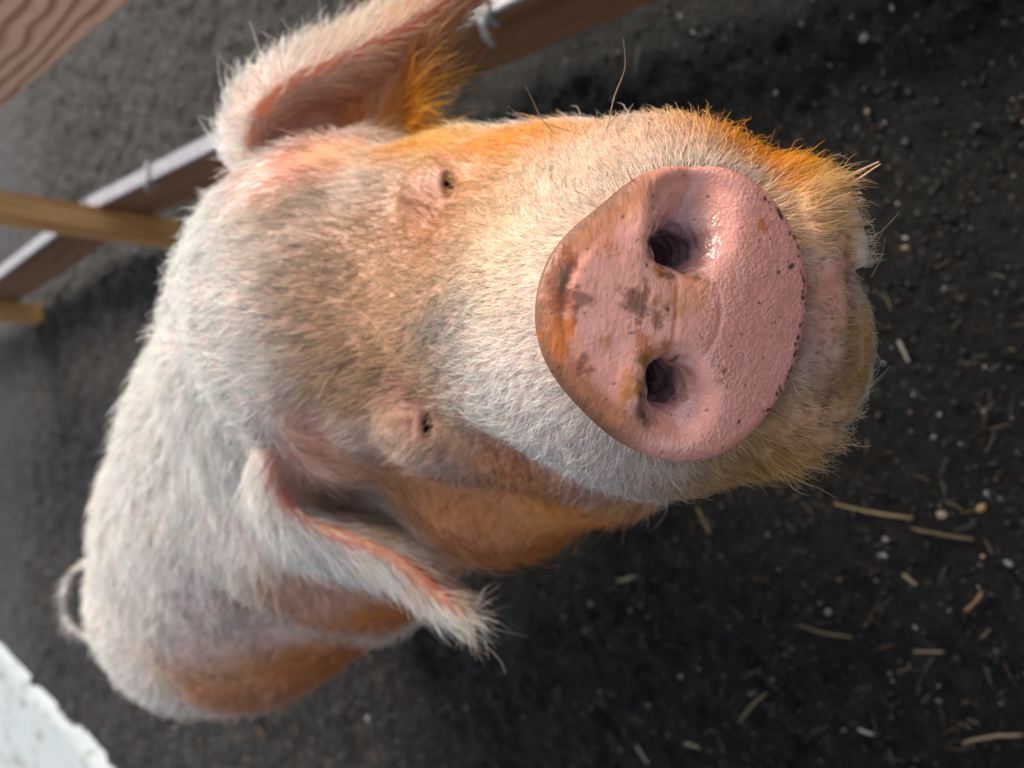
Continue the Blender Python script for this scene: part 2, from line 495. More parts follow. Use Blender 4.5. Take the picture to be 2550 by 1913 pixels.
rcone(PAD[0] + np.array([0, 0, .0065]), PAD[1] + np.array([0, 0, .0065]), .0105, .0100, .008)
_mx, _my = [2095, 2112, 2120, 2117, 2103, 2076, 2036], [640, 700, 770, 840, 910, 975, 1030]
_mt = trace(_mx, _my, [.335] * 7)[:, 2]; _mm = np.median(_mt)
_ok = np.abs(_mt - _mm) < .012; _pf = np.polyfit(np.array(_my)[_ok], _mt[_ok], 1)
MOUTH = [P(x_, y_, np.polyval(_pf, y_) + .001) for x_, y_ in zip(_mx, _my)]; print('mouth', _mt)
LO = np.array([q[3] for q in PR]); HI = np.array([q[4] for q in PR])
TAILQ = None
verts, quads = build_surface()
tris = np.concatenate([quads[:, [0, 1, 2]], quads[:, [0, 2, 3]]])
print('surface', len(verts), len(tris), round(time.time() - T0, 1))
# refine the snout plate and what lies round it
for rad in (0.075, 0.066):
    cen = verts[tris].mean(1)
    sel = (((cen - (D0 - DN * 0.005)) ** 2).sum(1) < (rad + .018) ** 2) | (((cen - EYES[0]) ** 2).sum(1) < .028 ** 2) | (((cen - EYES[1]) ** 2).sum(1) < .028 ** 2)
    verts, tris = subdivide(verts, tris, sel)
m = (((verts - D0) ** 2).sum(1) < 0.100 ** 2) | (((verts - EYES[0]) ** 2).sum(1) < .03 ** 2) | (((verts - EYES[1]) ** 2).sum(1) < .03 ** 2)
verts[m] = project(verts[m], 3)
print('refined', len(verts), len(tris), round(time.time() - T0, 1))

def vnormals(v, f):
    fn = np.cross(v[f[:, 1]] - v[f[:, 0]], v[f[:, 2]] - v[f[:, 0]])
    n = np.zeros_like(v)
    for i in range(3):
        for k in range(3):
            n[:, k] += np.bincount(f[:, i], fn[:, k], len(v))
    return unit(n), np.linalg.norm(fn, axis=1) * .5
vn, area = vnormals(verts, tris)

pig = bpy.data.objects.new('pig', None); COL.objects.link(pig)
pig.location = tuple(to_world(SH) * np.array([1, 1, 0]))
tag(pig, 'white and tan pig on dark soil lifting its wet pink snout towards the lens', 'pig')
bpy.context.view_layer.update()
inv_pig = np.array(pig.location)

# ------------------------------------------------------------------ pig: colouring of hide and hair
# blobs of coat colour: (px, py, depth, radius m, colour, strength)
WHITE, CREAM, TAN = (.82, .82, .80), (.84, .74, .56), (.54, .34, .17)
ORANGE, GOLD, RUST = (.84, .36, .012), (.90, .54, .08), (.42, .15, .03)
PINK, GREY = (.74, .46, .40), (.24, .23, .22)
COAT = [
    (850, 720, .455, .045, TAN, .75), (960, 620, .43, .045, TAN, .85), (1000, 900, .43, .045, TAN, .85), (860, 960, .46, .035, TAN, .8), (1060, 740, .41, .035, TAN, .7),
    (1150, 650, .40, .04, TAN, .7), (1020, 500, .43, .035, (.55, .34, .20), .7), (720, 480, .50, .03, TAN, .6),
    (1120, 840, .40, .018, GREY, .9), (1060, 800, .41, .012, GREY, .6), (1160, 790, .395, .012, GREY, .6), (850, 690, .44, .010, GREY, .5),
    (1110, 520, .42, .022, (.55, .22, .09), .9), (1075, 590, .42, .015, (.55, .25, .10), .7), (1050, 1000, .425, .022, (.52, .26, .17), .8),
    (1260, 720, .36, .035, CREAM, .8), (1300, 620, .35, .03, CREAM, .7), (1250, 520, .38, .030, (.66, .44, .20), .8),
    (1200, 365, .43, .026, ORANGE, .9), (1330, 345, .43, .030, ORANGE, 1), (1420, 345, .42, .018, ORANGE, .9), (1100, 345, .46, .026, GOLD, 1), (1040, 345, .47, .022, GOLD, .9), (1000, 370, .47, .02, ORANGE, .7), (1230, 440, .42, .022, (.60, .34, .12), .7),
    (1450, 420, .34, .040, (.78, .64, .50), .9), (1620, 330, .34, .035, (.78, .58, .42), .9), (1750, 290, .34, .025, (.80, .50, .22), .7),
    (1900, 380, .33, .034, ORANGE, 1), (1975, 425, .325, .022, ORANGE, .95), (2010, 460, .325, .016, GOLD, .8), (1820, 320, .33, .02, ORANGE, .7), (2060, 560, .325, .02, (.80, .56, .32), .9),
    (1300, 1000, .37, .045, WHITE, .9), (1450, 1140, .36, .04, (.78, .76, .74), .9), (1600, 1210, .34, .03, (.76, .68, .64), .8),
    (1180, 1100, .42, .02, TAN, .7), (1250, 1130, .42, .016, RUST, .6),
    (1800, 1200, .33, .032, (.50, .30, .13), .9), (1930, 1120, .33, .035, (.60, .36, .11), 1), (2150, 850, .335, .03, (.62, .47, .26), .8),
    (2140, 950, .335, .018, (.40, .28, .14), .6), (2100, 760, .325, .015, (.74, .46, .38), .8),
    (1200, 1280, .47, .06, (.52, .19, .075), 1), (1400, 1260, .44, .05, (.56, .20, .03), 1), (1050, 1230, .53, .05, RUST, .9), (1330, 1180, .43, .03, (.40, .15, .04), .9),
    (1400, 1330, .47, .03, (.66, .30, .06), .8), (1150, 1430, .56, .06, (.62, .36, .22), .9),
    (900, 1540, .85, .085, (.50, .16, .03), 1), (740, 1645, .93, .085, (.50, .17, .035), 1), (560, 1720, .98, .09, (.60, .27, .10), .9),
    (720, 1640, .88, .035, (.26, .12, .03), .8), (830, 1590, .85, .030, (.22, .10, .03), .6), (620, 1560, .9, .06, (.72, .54, .50), .8),
    (800, 1500, .83, .035, (.66, .45, .40), .7), (480, 1450, .98, .05, (.74, .66, .68), .6),
    (960, 280, .53, .04, ORANGE, 1), (890, 275, .545, .035, (.86, .32, .01), 1), (960, 250, .53, .025, (.92, .40, .01), 1), (1030, 260, .505, .03, (.90, .48, .05), 1), (1070, 120, .49, .03, (.72, .40, .18), .8),  # orange stain with the glow of light shining through painted in
    (960, 180, .485, .028, (.78, .56, .42), .8), (720, 300, .52, .03, (.80, .48, .38), .9), (860, 210, .51, .025, (.80, .52, .40), .9), (720, 400, .53, .03, (.72, .36, .28), .9), (800, 380, .54, .03, (.66, .36, .24), .8),
    (820, 110, .50, .03, (.84, .76, .66), .8),
    (760, 1120, .53, .020, (.76, .40, .28), .9), (720, 1080, .52, .016, (.78, .46, .34), .7), (840, 1260, .52, .025, (.52, .36, .20), .8), (1000, 1340, .50, .025, (.58, .38, .24), .8),
    (960, 1200, .56, .035, (.34, .15, .06), .9), (820, 1170, .55, .022, (.60, .30, .18), .8),
]
COAT += [(2020, 520, .32, .014, (.66, .40, .17), .9), (2070, 540, .32, .014, (.68, .44, .22), .9), (2110, 600, .325, .012, (.66, .42, .20), .9), (2060, 720, .325, .015, (.52, .22, .14), .95), (2055, 840, .325, .015, (.48, .22, .16), .95), (2050, 940, .325, .015, (.40, .25, .21), .95), (2000, 1050, .325, .016, (.60, .38, .24), .9), (2060, 1060, .325, .014, (.60, .36, .20), .9), (2150, 740, .335, .016, (.62, .38, .12), .95), (2155, 850, .335, .018, (.58, .36, .13), .95), (2130, 950, .335, .018, (.52, .31, .11), .95)]
COAT += [(745, 1190, .55, .017, (.66, .34, .23), .95), (800, 1235, .55, .016, (.50, .32, .18), .9), (720, 1140, .54, .014, (.70, .38, .28), .9), (900, 365, .56, .014, (.70, .40, .20), .9), (960, 350, .55, .014, (.80, .46, .12), .9), (1090, 330, .46, .016, (.92, .58, .10), 1), (760, 1060, .52, .016, (.76, .42, .32), .95), (800, 1110, .53, .018, (.74, .38, .28), .95), (740, 1130, .53, .012, (.78, .44, .34), .9), (1000, 1520, .8, .06, (.54, .18, .03), 1), (860, 1620, .88, .07, (.52, .17, .03), 1), (700, 1700, .95, .07, (.52, .18, .04), 1), (600, 1735, 1.0, .05, (.56, .26, .10), .9), (1400, 1370, .47, .03, (.60, .22, .03), 1), (1260, 1400, .52, .035, (.54, .20, .05), 1), (1130, 1480, .57, .035, (.54, .22, .07), 1), (1560, 1260, .42, .018, (.60, .34, .12), .8), (160, 1505, 1.25, .06, (.62, .60, .58), 1), (690, 420, .55, .018, (.58, .25, .19), .95), (750, 400, .56, .020, (.54, .22, .16), .95), (820, 385, .57, .020, (.54, .25, .13), .9), (665, 370, .55, .016, (.74, .40, .34), .95), (880, 380, .56, .018, (.74, .44, .24), .8), (780, 240, .51, .016, (.66, .40, .28), .8), (880, 190, .5, .018, (.72, .48, .34), .8)]
COAT += [(620, 1200, .54, .03, WHITE, .9), (680, 1310, .53, .03, WHITE, .95), (760, 1380, .52, .026, WHITE, .95), (860, 1400, .51, .024, WHITE, .95), (960, 1440, .50, .022, WHITE, .95), (1060, 1500, .49, .022, WHITE, .9), (1130, 1540, .485, .02, WHITE, .9), (700, 1290, .53, .02, WHITE, .9), (600, 1490, .9, .022, (.36, .16, .05), .7), (680, 1475, .88, .022, (.34, .15, .05), .7), (760, 1455, .85, .020, (.34, .15, .05), .7)]  # last three blobs paint the shade of the flank fold
_bp = trace([q[0] for q in COAT], [q[1] for q in COAT], [q[2] for q in COAT]); _br = np.array([q[3] for q in COAT] + [.016] * 7 + [.015] * 6 + [.045] * 5 + [.085] * 4 + [.05] + [.020] * 5 + [.022] * 4 + [.018] * 5); _bc = np.array([q[4] for q in COAT] + [(.80, .42, .30)] * 4 + [(.66, .46, .28)] * 3 + [(.84, .58, .45)] * 6 + [(.58, .22, .04)] * 5 + [(.52, .18, .04)] * 4 + [(.56, .26, .10)] + [(.93, .45, .02)] * 2 + [(.88, .40, .03), (.78, .42, .14), (.76, .46, .24)] + [(.74, .46, .28)] * 4 + [(.34, .33, .34)] * 5); _bs = np.array([q[5] for q in COAT] + [.95] * 7 + [.85] * 6 + [.95] * 10 + [1.0] * 5 + [.8] * 4 + [1.0] * 5)
_bp = np.concatenate([_bp, np.array([RIM_L[i] + .6 * (EAR[34 + i][1] - RIM_L[i]) + .020 * unit(np.array([.38, -.14, 0])) for i in (2, 5, 8, 11, 14, 18, 22)]),
    np.array([RIM_U[i] + .5 * (EAR[i][1] - RIM_U[i]) + .018 * unit(np.array([-.36, -.13, 0])) for i in (4, 8, 12, 16, 20, 24)]),
    np.array([P(1400, 1370, .53), P(1300, 1400, .56), P(1500, 1320, .51), P(1180, 1460, .63), P(1580, 1275, .47)]), np.array([P(1000, 1530, .87), P(900, 1600, .94), P(770, 1670, 1.02), P(620, 1725, 1.08), P(480, 1745, 1.10)]), FR_U[0:15:3], FR_U[16:26:3][:4], TAIL[0:14:3]])
def coat(p):
    """Hair colour at surface points."""
    col = np.tile(np.array(WHITE), (len(p), 1))
    pw = p + 0.006 * np.stack([fbm(p, 18, 11 + i, 3) for i in range(3)], -1)
    for q, r, c, s_ in zip(_bp, _br, _bc, _bs):
        d2 = ((pw - q) ** 2).sum(1)
        k = (s_ * np.exp(-(d2 / (r * r)) ** 1.2))[:, None]
        col = col * (1 - k) + c * k
    return col

# hair lie: (px, py, depth, dx, dy in the photo, dz away from lens)
LIE = [
    (450, 700, .62, -1, -.05, .3), (480, 600, .6, -.9, -.4, .3), (600, 900, .6, -1, .15, .4), (620, 700, .53, -1, 0, .5), (360, 950, .7, -.7, .4, .4),
    (300, 1150, .8, -.5, .8, .5), (500, 1150, .7, -.25, 1, .4), (450, 1450, .95, -.3, .9, .5), (230, 1350, 1.05, -.5, .7, .4), (700, 1600, .9, -.3, .8, .3), (900, 1550, .8, -.1, .8, .3),
    (800, 650, .46, -1, -.1, .5), (900, 850, .44, -1, .15, .5), (1100, 600, .41, -1, -.35, .4), (1100, 850, .40, -.9, .35, .4), (1180, 740, .385, -1, 0, .4),
    (1260, 560, .37, -.8, -.6, .3), (1300, 780, .35, -1, .02, .2), (1400, 440, .35, -.35, -1, .2), (1300, 950, .36, -.8, .6, .3), (1400, 1100, .36, -.4, .9, .3),
    (1650, 310, .33, .0, -1, .2), (1600, 1210, .34, .1, 1, .3), (1780, 1180, .33, .6, .7, .2), (1850, 320, .33, .6, -.8, .2), (1980, 430, .325, .9, -.5, .1), (2050, 520, .32, 1, -.2, .1),
    (2150, 850, .335, 1, .05, .1), (2130, 1000, .33, 1, .3, .1), (1950, 1120, .33, 1, .4, .1), (2060, 700, .325, .9, 0, .1),
    (1200, 370, .44, -.5, -.9, .2), (1100, 400, .45, -1, -.4, .3), (1000, 400, .47, -.9, -.3, .2),
    (1010, 270, .51, 1, -.25, .1), (950, 320, .53, .9, -.2, .1), (1060, 140, .49, .7, -.6, .0),
    (640, 200, .53, -.8, -.7, .2), (600, 350, .54, -1, -.1, .3), (800, 90, .52, -.1, -1, .2), (950, 30, .5, .4, -.9, .1), (590, 450, .54, -1, .25, .2), (650, 470, .53, -.9, .3, .1),
    (900, 170, .49, .8, -.6, .1), (760, 270, .51, .5, -.8, .1), (800, 330, .55, .3, -.6, -.1),
    (620, 1060, .53, -.8, .5, .2), (640, 1200, .54, -.4, 1, .3), (800, 1400, .52, .2, 1, .3), (1000, 1470, .5, .5, .9, .2), (1200, 1560, .48, .8, .75, .1),
    (850, 1290, .51, .9, -.3, .0), (1000, 1350, .5, .9, .0, .0), (1120, 1450, .485, .9, .4, .0), (760, 1100, .52, .6, .2, -.1), (830, 1050, .5, -.7, .5, 0), (950, 1100, .47, -.7, .6, .1),
    (1250, 1200, .44, -.3, .9, .4), (1200, 1300, .48, -.2, .8, .4),
]
_lp = trace([q[0] for q in LIE], [q[1] for q in LIE], [q[2] for q in LIE]); _ld = unit(np.array([[-q[4], -q[3], q[5]] for q in LIE]))
def lie(p):
    out = np.empty_like(p)
    for s in range(0, len(p), 20000):
        d2 = ((p[s:s+20000, None] - _lp[None]) ** 2).sum(2)
        k = 1 / (d2 + 0.0004) ** 2
        out[s:s+20000] = (k[..., None] * _ld[None]).sum(1) / k.sum(1)[:, None]
    return unit(out)

def disc_uv(p):
    q = p - D0
    return q @ DX, q @ DY, q @ DN
def disc_mask(p, grow=0.0):
    x, y, z = disc_uv(p); rr = np.hypot(x, y); R = disc_r(np.arctan2(y, x))
    return np.maximum(sstep(R + grow - rr, -0.0012, 0.0012) * sstep(z, -0.0162, -0.0138) * (z < 0.03), (rr < R * .62) * (z < 0.0) * (z > -.06))
RIMS = np.concatenate([RIM_L])
def near_pts(p, pts, r):
    d = np.full(len(p), 9.0)
    for q in pts: d = np.minimum(d, ((p - q) ** 2).sum(1))
    return np.exp(-(d / (r * r)))

# --- hide colour per vertex
hide = coat(verts) * 0.35 + np.array((.56, .31, .25)) * 0.65
co_ = coat(verts)
lum = co_.mean(1)
# where the hair is sparse the hide itself is stained
JOWL = list(trace([1200, 1350, 1080, 1150, 960], [1290, 1280, 1250, 1420, 1200], [.47, .45, .52, .56, .56]))
LOBE = list(trace([690, 740, 790, 840, 700, 680], [420, 410, 395, 385, 385, 400], [.55] * 6))
FLANK = list(trace([880, 650, 760], [1530, 1660, 1600], [.85, .93, .9]))
INNER_U = list(trace([880, 800, 720, 950, 690, 750, 820], [270, 330, 360, 240, 415, 395, 385], [.55] * 7)); INNER_L = list(trace([800, 760, 830, 780], [1110, 1080, 1080, 1150], [.55] * 4))
CHIN = list(trace([2045, 2070, 2075, 2050, 2040, 2020, 2085], [660, 720, 800, 880, 950, 1010, 760], [.33] * 7)); CHINTIP = list(trace([2150, 2150, 2140, 2120], [700, 800, 900, 980], [.335] * 4))
bare = np.maximum(near_pts(verts, JOWL, .055), near_pts(verts, FLANK, .10))
inner = np.maximum(near_pts(verts, INNER_U, .026), near_pts(verts, INNER_L, .020))
bare = np.maximum(bare, np.maximum(inner, near_pts(verts, LOBE, .018)))
lipk = near_pts(verts, LIPZ + CHIN, .012)
spk = sstep(fbm(verts, 130, 96, 3), .55, .85) * near_pts(verts, LIPZ + CHIN + CHINTIP, .016)
bare = np.maximum(np.maximum(bare, lipk), near_pts(verts, list(TAIL), .02))
hide = hide * (1 - bare[:, None]) + co_ * bare[:, None]
hide *= (1 + 0.10 * fbm(verts, 40, 5, 3))[:, None]
rim_k = near_pts(verts, RIM_L, .0052)
hide = hide * (1 - rim_k[:, None] * .95) + np.array((.80, .26, .14)) * rim_k[:, None] * .95
rim_u = near_pts(verts, RIM_U, .005)
hide = hide * (1 - rim_u[:, None] * .7) + np.array((.62, .36, .28)) * rim_u[:, None] * .7
rim_any = np.maximum(rim_k, rim_u)
for E in EYES:
    k = near_pts(verts, [E + np.array([0, .012, .002]), E + np.array([-.004, .002, 0])], .011)[:, None] * .6
    hide = hide * (1 - k) + np.array((.60, .32, .24)) * k
    k = near_pts(verts, [E + np.array([.004, .001, .001]), E + np.array([-.005, .001, .001]), E + np.array([0, -.003, .001]), E + np.array([0, .008, .001])], .0050)[:, None] * .75
    hide = hide * (1 - k) + np.array((.34, .15, .10)) * k  # dark brown ring paints the shade of the lid creases
    k = near_pts(verts, [E + np.array([-.003, .0044, .0]), E + np.array([.003, .0044, 0]), E + np.array([0, -.0046, 0])], .0022)[:, None] * .8
    hide = hide * (1 - k) + np.array((.84, .64, .55)) * k
    k = near_pts(verts, [E + np.array([0, 0, .005])], .0055)[:, None] * .9
    hide = hide * (1 - k) + np.array((.05, .03, .025)) * k
# plate
X, Y, Z = disc_uv(verts)
dm = disc_mask(verts)
th = np.arctan2(Y, X); u = np.hypot(X, Y) / disc_r(th)
v3 = np.stack([X, Y, 0 * X], -1)
n1, n2 = fbm(v3, 70, 21, 4), fbm(v3, 160, 22, 4)
plate = np.tile(np.array((.84, .385, .300)), (len(verts), 1))
plate += (np.array((.08, .06, .08)) * (0.5 * n1)[:, None])
plate = plate * (1 - .35 * sstep(-Y, -.01, .04)[:, None]) + np.array((.62, .24, .22)) * .35 * sstep(-Y, -.01, .04)[:, None]
def stain(px, py, r, col, s_, thr=0.15, ell_=(1, 1)):
    global plate
    q = on_disc(px, py)
    d = np.sqrt(((X - q[0]) / ell_[0]) ** 2 + ((Y - q[1]) / ell_[1]) ** 2) / (r * 1.5)
    k = sstep(1 - d + 0.55 * n1 + 0.35 * n2, thr, thr + .5)[:, None] * s_
    plate = plate * (1 - k) + np.array(col) * k
RU = (.22, .045, .003); OR_ = (.58, .15, .006); DK = (.10, .05, .03)
# brown turned-over brow rim
rim_dry = sstep(u, .72, .88) * sstep(np.sin(th - .05), .05, .5)
k = (sstep(u + .04 * n1, .70, .86) * sstep(np.sin(th - .05), .05, .55))[:, None]
plate = plate * (1 - .8 * k) + np.array((.34, .115, .022)) * .8 * k
k = (sstep(u + .02 * n2, .86, .97) * sstep(np.sin(th - .05), .05, .55))[:, None]
plate = plate * (1 - .75 * k) + np.array((.075, .03, .012)) * .8 * k
stain(1405, 740, .0055, RU, .9, .1, (2.2, .7)); stain(1400, 830, .004, OR_, .7, .1, (2.0, .8)); stain(1410, 705, .003, DK, .8, .1, (1.5, .7)); stain(1440, 745, .0045, RU, .8, .1, (.6, 1.4))
stain(1565, 735, .0055, RU, .9); stain(1580, 770, .004, RU, .85); stain(1638, 765, .0050, (.44, .17, .04), .8); stain(1620, 790, .003, RU, .7)
stain(1453, 905, .0040, RU, .85); stain(1518, 620, .004, OR_, .6); stain(1560, 940, .004, OR_, .5)
stain(1640, 665, .0055, OR_, .8); stain(1700, 682, .0050, (.40, .17, .03), .9, .1, (.7, 1.5)); stain(1625, 610, .0040, (.20, .10, .03), .9)
stain(1700, 720, .0070, (.70, .27, .08), .6); stain(1600, 880, .0055, OR_, .8); stain(1650, 870, .004, OR_, .7); stain(1580, 965, .0045, (.46, .18, .01), .9); stain(1592, 1000, .0035, DK, .8, .1, (1.6, .7)); stain(1590, 905, .0035, (.22, .12, .03), .8)
stain(1470, 700, .003, RU, .5); stain(1500, 850, .003, OR_, .5); stain(1660, 690, .0035, (.12, .05, .015), .8, .1, (.7, 1.6)); stain(1612, 625, .0028, (.06, .03, .015), .9, .1, (1.4, .8)); stain(1600, 960, .0028, (.08, .04, .015), .8, .1, (1.6, .8)); stain(1730, 690, .0025, (.10, .045, .015), .7); stain(1615, 1040, .0030, DK, .5); stain(1885, 565, .0030, OR_, .7); stain(1790, 925, .0016, RU, .8); stain(1785, 950, .0016, RU, .6)
# inside of the nostrils: cool moist membrane
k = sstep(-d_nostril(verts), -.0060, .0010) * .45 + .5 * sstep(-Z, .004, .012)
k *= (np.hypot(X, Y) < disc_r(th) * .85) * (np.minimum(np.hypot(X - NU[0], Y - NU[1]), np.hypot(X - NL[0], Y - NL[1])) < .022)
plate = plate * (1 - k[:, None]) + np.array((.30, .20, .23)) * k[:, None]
# small dirt flecks
fl = []
for _ in range(110):
    a_ = rng.uniform(-2.3, -.6); q = disc_r(a_) * rng.uniform(.90, 1.02); fl.append((q * math.cos(a_), q * math.sin(a_), rng.uniform(.0004, .0011)))
for _ in range(90):
    a_ = rng.uniform(-math.pi, math.pi); q = disc_r(a_) * math.sqrt(rng.uniform(0, 1)); fl.append((q * math.cos(a_), q * math.sin(a_), rng.uniform(.0003, .0006)))
for px, py, r in ((1941, 527, .0018), (1902, 497, .001), (1968, 663, .0012), (1960, 668, .001), (1930, 680, .0009), (1684, 893, .0013), (1980, 590, .0016), (1990, 615, .0014), (1930, 1020, .0016), (1975, 960, .0018), (1960, 985, .0016), (1940, 1005, .0014), (1835, 1050, .0008)):
    q = on_disc(px, py); fl.append((q[0], q[1], r))
plate_k = np.zeros(len(verts)); dn_ = np.nonzero(dm > .01)[0]
for x_, y_, r in fl:
    d = np.hypot(X[dn_] - x_, Y[dn_] - y_) + .0002 * n2[dn_]
    plate_k[dn_] = np.maximum(plate_k[dn_], 1 - sstep(d, r * .6, r * 1.2))
plate = plate * (1 - .9 * plate_k[:, None]) + np.array((.03, .02, .018)) * .9 * plate_k[:, None]
mk = near_pts(verts, list(np.concatenate([np.linspace(MOUTH[i], MOUTH[i + 1], 4) for i in range(len(MOUTH) - 1)])), .0052)
mk = np.clip(mk * (.55 + .6 * fbm(verts, 150, 91, 3)), 0, .9)[:, None]
hide = hide * (1 - mk) + np.array((.11, .055, .025)) * mk
hide = hide * (1 - .75 * spk[:, None]) + np.array((.14, .07, .03)) * .75 * spk[:, None]
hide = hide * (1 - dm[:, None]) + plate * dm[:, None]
# dark brown line in the crease round the plate
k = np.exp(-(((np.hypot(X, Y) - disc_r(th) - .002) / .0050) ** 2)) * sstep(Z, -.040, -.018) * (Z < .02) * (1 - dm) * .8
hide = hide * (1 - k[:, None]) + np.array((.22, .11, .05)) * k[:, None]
hide = np.clip(hide, .01, .95)

# --- hide material
m = NT('pig_skin'); b = m.b
at = m.n('ShaderNodeAttribute', attribute_name='hide')
pl = m.n('ShaderNodeAttribute', attribute_name='plate')
geo = m.n('ShaderNodeNewGeometry'); tc = m.n('ShaderNodeTexCoord')
duv = m.n('ShaderNodeAttribute', attribute_name='plate_pos')
sp = m.noise(tc.outputs['Object'], 260, 4, .6)
colr = m.mix(0.35, at.outputs['Color'], m.ramp(sp.outputs[0], [(.3, (.55, .5, .5)), (.7, (1.1, 1.05, 1.0))]).outputs[0], 'MULTIPLY')
m.l(colr, b.inputs['Base Color'])
# pebbled plate skin: cells and creases that run out towards the rim
peb = m.n('ShaderNodeTexVoronoi', feature='SMOOTH_F1', Scale=860.0, Smoothness=1.0); m.l(tc.outputs['Object'], peb.inputs['Vector'])
nb_ = m.noise(tc.outputs['Object'], 520, 4, .55, .3); nc_ = m.noise(tc.outputs['Object'], 130, 3, .5)
sepd = m.n('ShaderNodeSeparateXYZ'); m.l(duv.outputs['Vector'], sepd.inputs[0])
ang = m.math('ARCTAN2', sepd.outputs[1], sepd.outputs[0]); rad_ = m.math('SQRT', m.math('ADD', m.math('MULTIPLY', sepd.outputs[0], sepd.outputs[0]), m.math('MULTIPLY', sepd.outputs[1], sepd.outputs[1])))
cmb = m.n('ShaderNodeCombineXYZ'); m.l(m.math('MULTIPLY', ang, 22.0), cmb.inputs[0]); m.l(m.math('MULTIPLY', rad_, 130.0), cmb.inputs[1])
cre = m.noise(cmb.outputs[0], 1.0, 3, .5, .5)
amt = m.math('MULTIPLY', pl.outputs['Fac'], m.ramp(nc_.outputs[0], [(.35, (.25, .25, .25)), (.65, (1, 1, 1))]).outputs[0])
side_ = m.ramp(m.math('ADD', m.math('MULTIPLY', sepd.outputs[1], -25.0), .45), [(.2, (0, 0, 0)), (.7, (1, 1, 1))]).outputs[0]
stm = m.n('ShaderNodeMapping'); stm.inputs['Scale'].default_value = (160, 620, 300); m.l(duv.outputs['Vector'], stm.inputs['Vector'])
stre = m.noise(stm.outputs[0], 1.0, 3, .5, .2)
inv_ = m.math('SUBTRACT', 1.0, side_)
hh = m.math('ADD', m.math('MULTIPLY', m.math('MULTIPLY', peb.outputs['Distance'], .75), side_), m.math('ADD', m.math('MULTIPLY', m.math('MULTIPLY', stre.outputs[0], .9), inv_), m.math('ADD', m.math('MULTIPLY', nb_.outputs[0], .22), m.math('MULTIPLY', cre.outputs[0], .40))))
bn = m.n('ShaderNodeBump', Distance=.0011); m.l(hh, bn.inputs['Height']); m.l(m.math('ADD', .10, m.math('MULTIPLY', amt, .36)), bn.inputs['Strength'])
bmp = m.bump(nc_.outputs[0], .25, .002, bn.outputs[0])
wet = m.noise(tc.outputs['Object'], 45, 4, .6)
wt = m.n('ShaderNodeAttribute', attribute_name='wet')
m.l(m.math('MULTIPLY', wt.outputs['Fac'], m.ramp(wet.outputs[0], [(.35, (.15, .15, .15)), (.6, (1, 1, 1))]).outputs[0]), b.inputs['Coat Weight']); b.inputs['Coat Roughness'].default_value = .17; m.l(bmp, b.inputs['Coat Normal'])
m.l(bmp, b.inputs['Normal'])
rr_ = m.math('SUBTRACT', .58, m.math('MULTIPLY', m.n('ShaderNodeAttribute', attribute_name='wet').outputs['Fac'], .30))
rr_ = m.math('ADD', rr_, m.math('MULTIPLY', m.math('SUBTRACT', sp.outputs[0], .5), .3))
m.l(rr_, b.inputs['Roughness'])
th_a = m.n('ShaderNodeAttribute', attribute_name='thin')
m.l(m.math('ADD', .35, m.math('MULTIPLY', th_a.outputs['Fac'], .55)), b.inputs['Subsurface Weight'])
m.l(m.math('ADD', .0022, m.math('MULTIPLY', th_a.outputs['Fac'], .022)), b.inputs['Subsurface Scale'])
b.inputs['Subsurface Weight'].default_value = .35; b.inputs['Subsurface Radius'].default_value = (1, .35, .2); b.inputs['Subsurface Scale'].default_value = .004
m.l(m.math('ADD', .45, m.math('MULTIPLY', wt.outputs['Fac'], .45)), b.inputs['Specular IOR Level'])
glow = m.n('ShaderNodeBsdfTranslucent'); m.l(m.mix(.7, colr, (.98, .42, .06, 1)), glow.inputs['Color'])
mxs = m.n('ShaderNodeMixShader'); m.l(m.math('MULTIPLY', th_a.outputs['Fac'], .65), mxs.inputs[0]); m.l(b.outputs[0], mxs.inputs[1]); m.l(glow.outputs[0], mxs.inputs[2]); m.l(mxs.outputs[0], m.out.inputs['Surface'])
m_skin = m

wv = to_world(verts) - inv_pig
body = fast_mesh('body', wv, tris, m_skin.m, pig)
me = body.data
assert len(me.vertices) == len(verts), 'vertex order changed'
for nm, typ, dat in (('hide', 'FLOAT_COLOR', np.concatenate([hide, np.ones((len(verts), 1))], 1)), ('plate', 'FLOAT', dm), ('wet', 'FLOAT', dm * (1 - .85 * rim_dry)), ('thin', 'FLOAT', np.maximum(near_pts(verts, list(FR_U) + [q[1] for q in EAR[:34:2]], .022), .8 * near_pts(verts, list(RIM_U) + list(RIM_L), .012))), ('plate_pos', 'FLOAT_VECTOR', np.stack([X, Y, Z], -1))):
    a_ = me.attributes.new(nm, typ, 'POINT')
    a_.data.foreach_set({'FLOAT_COLOR': 'color', 'FLOAT': 'value', 'FLOAT_VECTOR': 'vector'}[typ], np.ascontiguousarray(dat, np.float32).ravel())
print('hide', round(time.time() - T0, 1))

# --- eyes
def blob_mesh(center, radii, seg=16, ring=10):
    v = []; f = []
    for i in range(ring + 1):
        t = math.pi * i / ring
        for j in range(seg):
            p_ = 2 * math.pi * j / seg
            v.append(center + np.array([radii[0] * math.sin(t) * math.cos(p_), radii[1] * math.sin(t) * math.sin(p_), radii[2] * math.cos(t)]))
    for i in range(ring):
        for j in range(seg):
            f.append((i * seg + j, i * seg + (j + 1) % seg, (i + 1) * seg + (j + 1) % seg, (i + 1) * seg + j))
    return np.array(v), np.array(f)
m_eye = NT('eye_dark'); m_eye.b.inputs['Base Color'].default_value = (.006, .005, .005, 1); m_eye.b.inputs['Roughness'].default_value = .15
for E in EYES:
    v, f = blob_mesh(E + np.array([0, 0, .0088]), (.0068, .0068, .0068))
    fast_mesh('eye', to_world(v) - inv_pig, f, m_eye.m, pig)

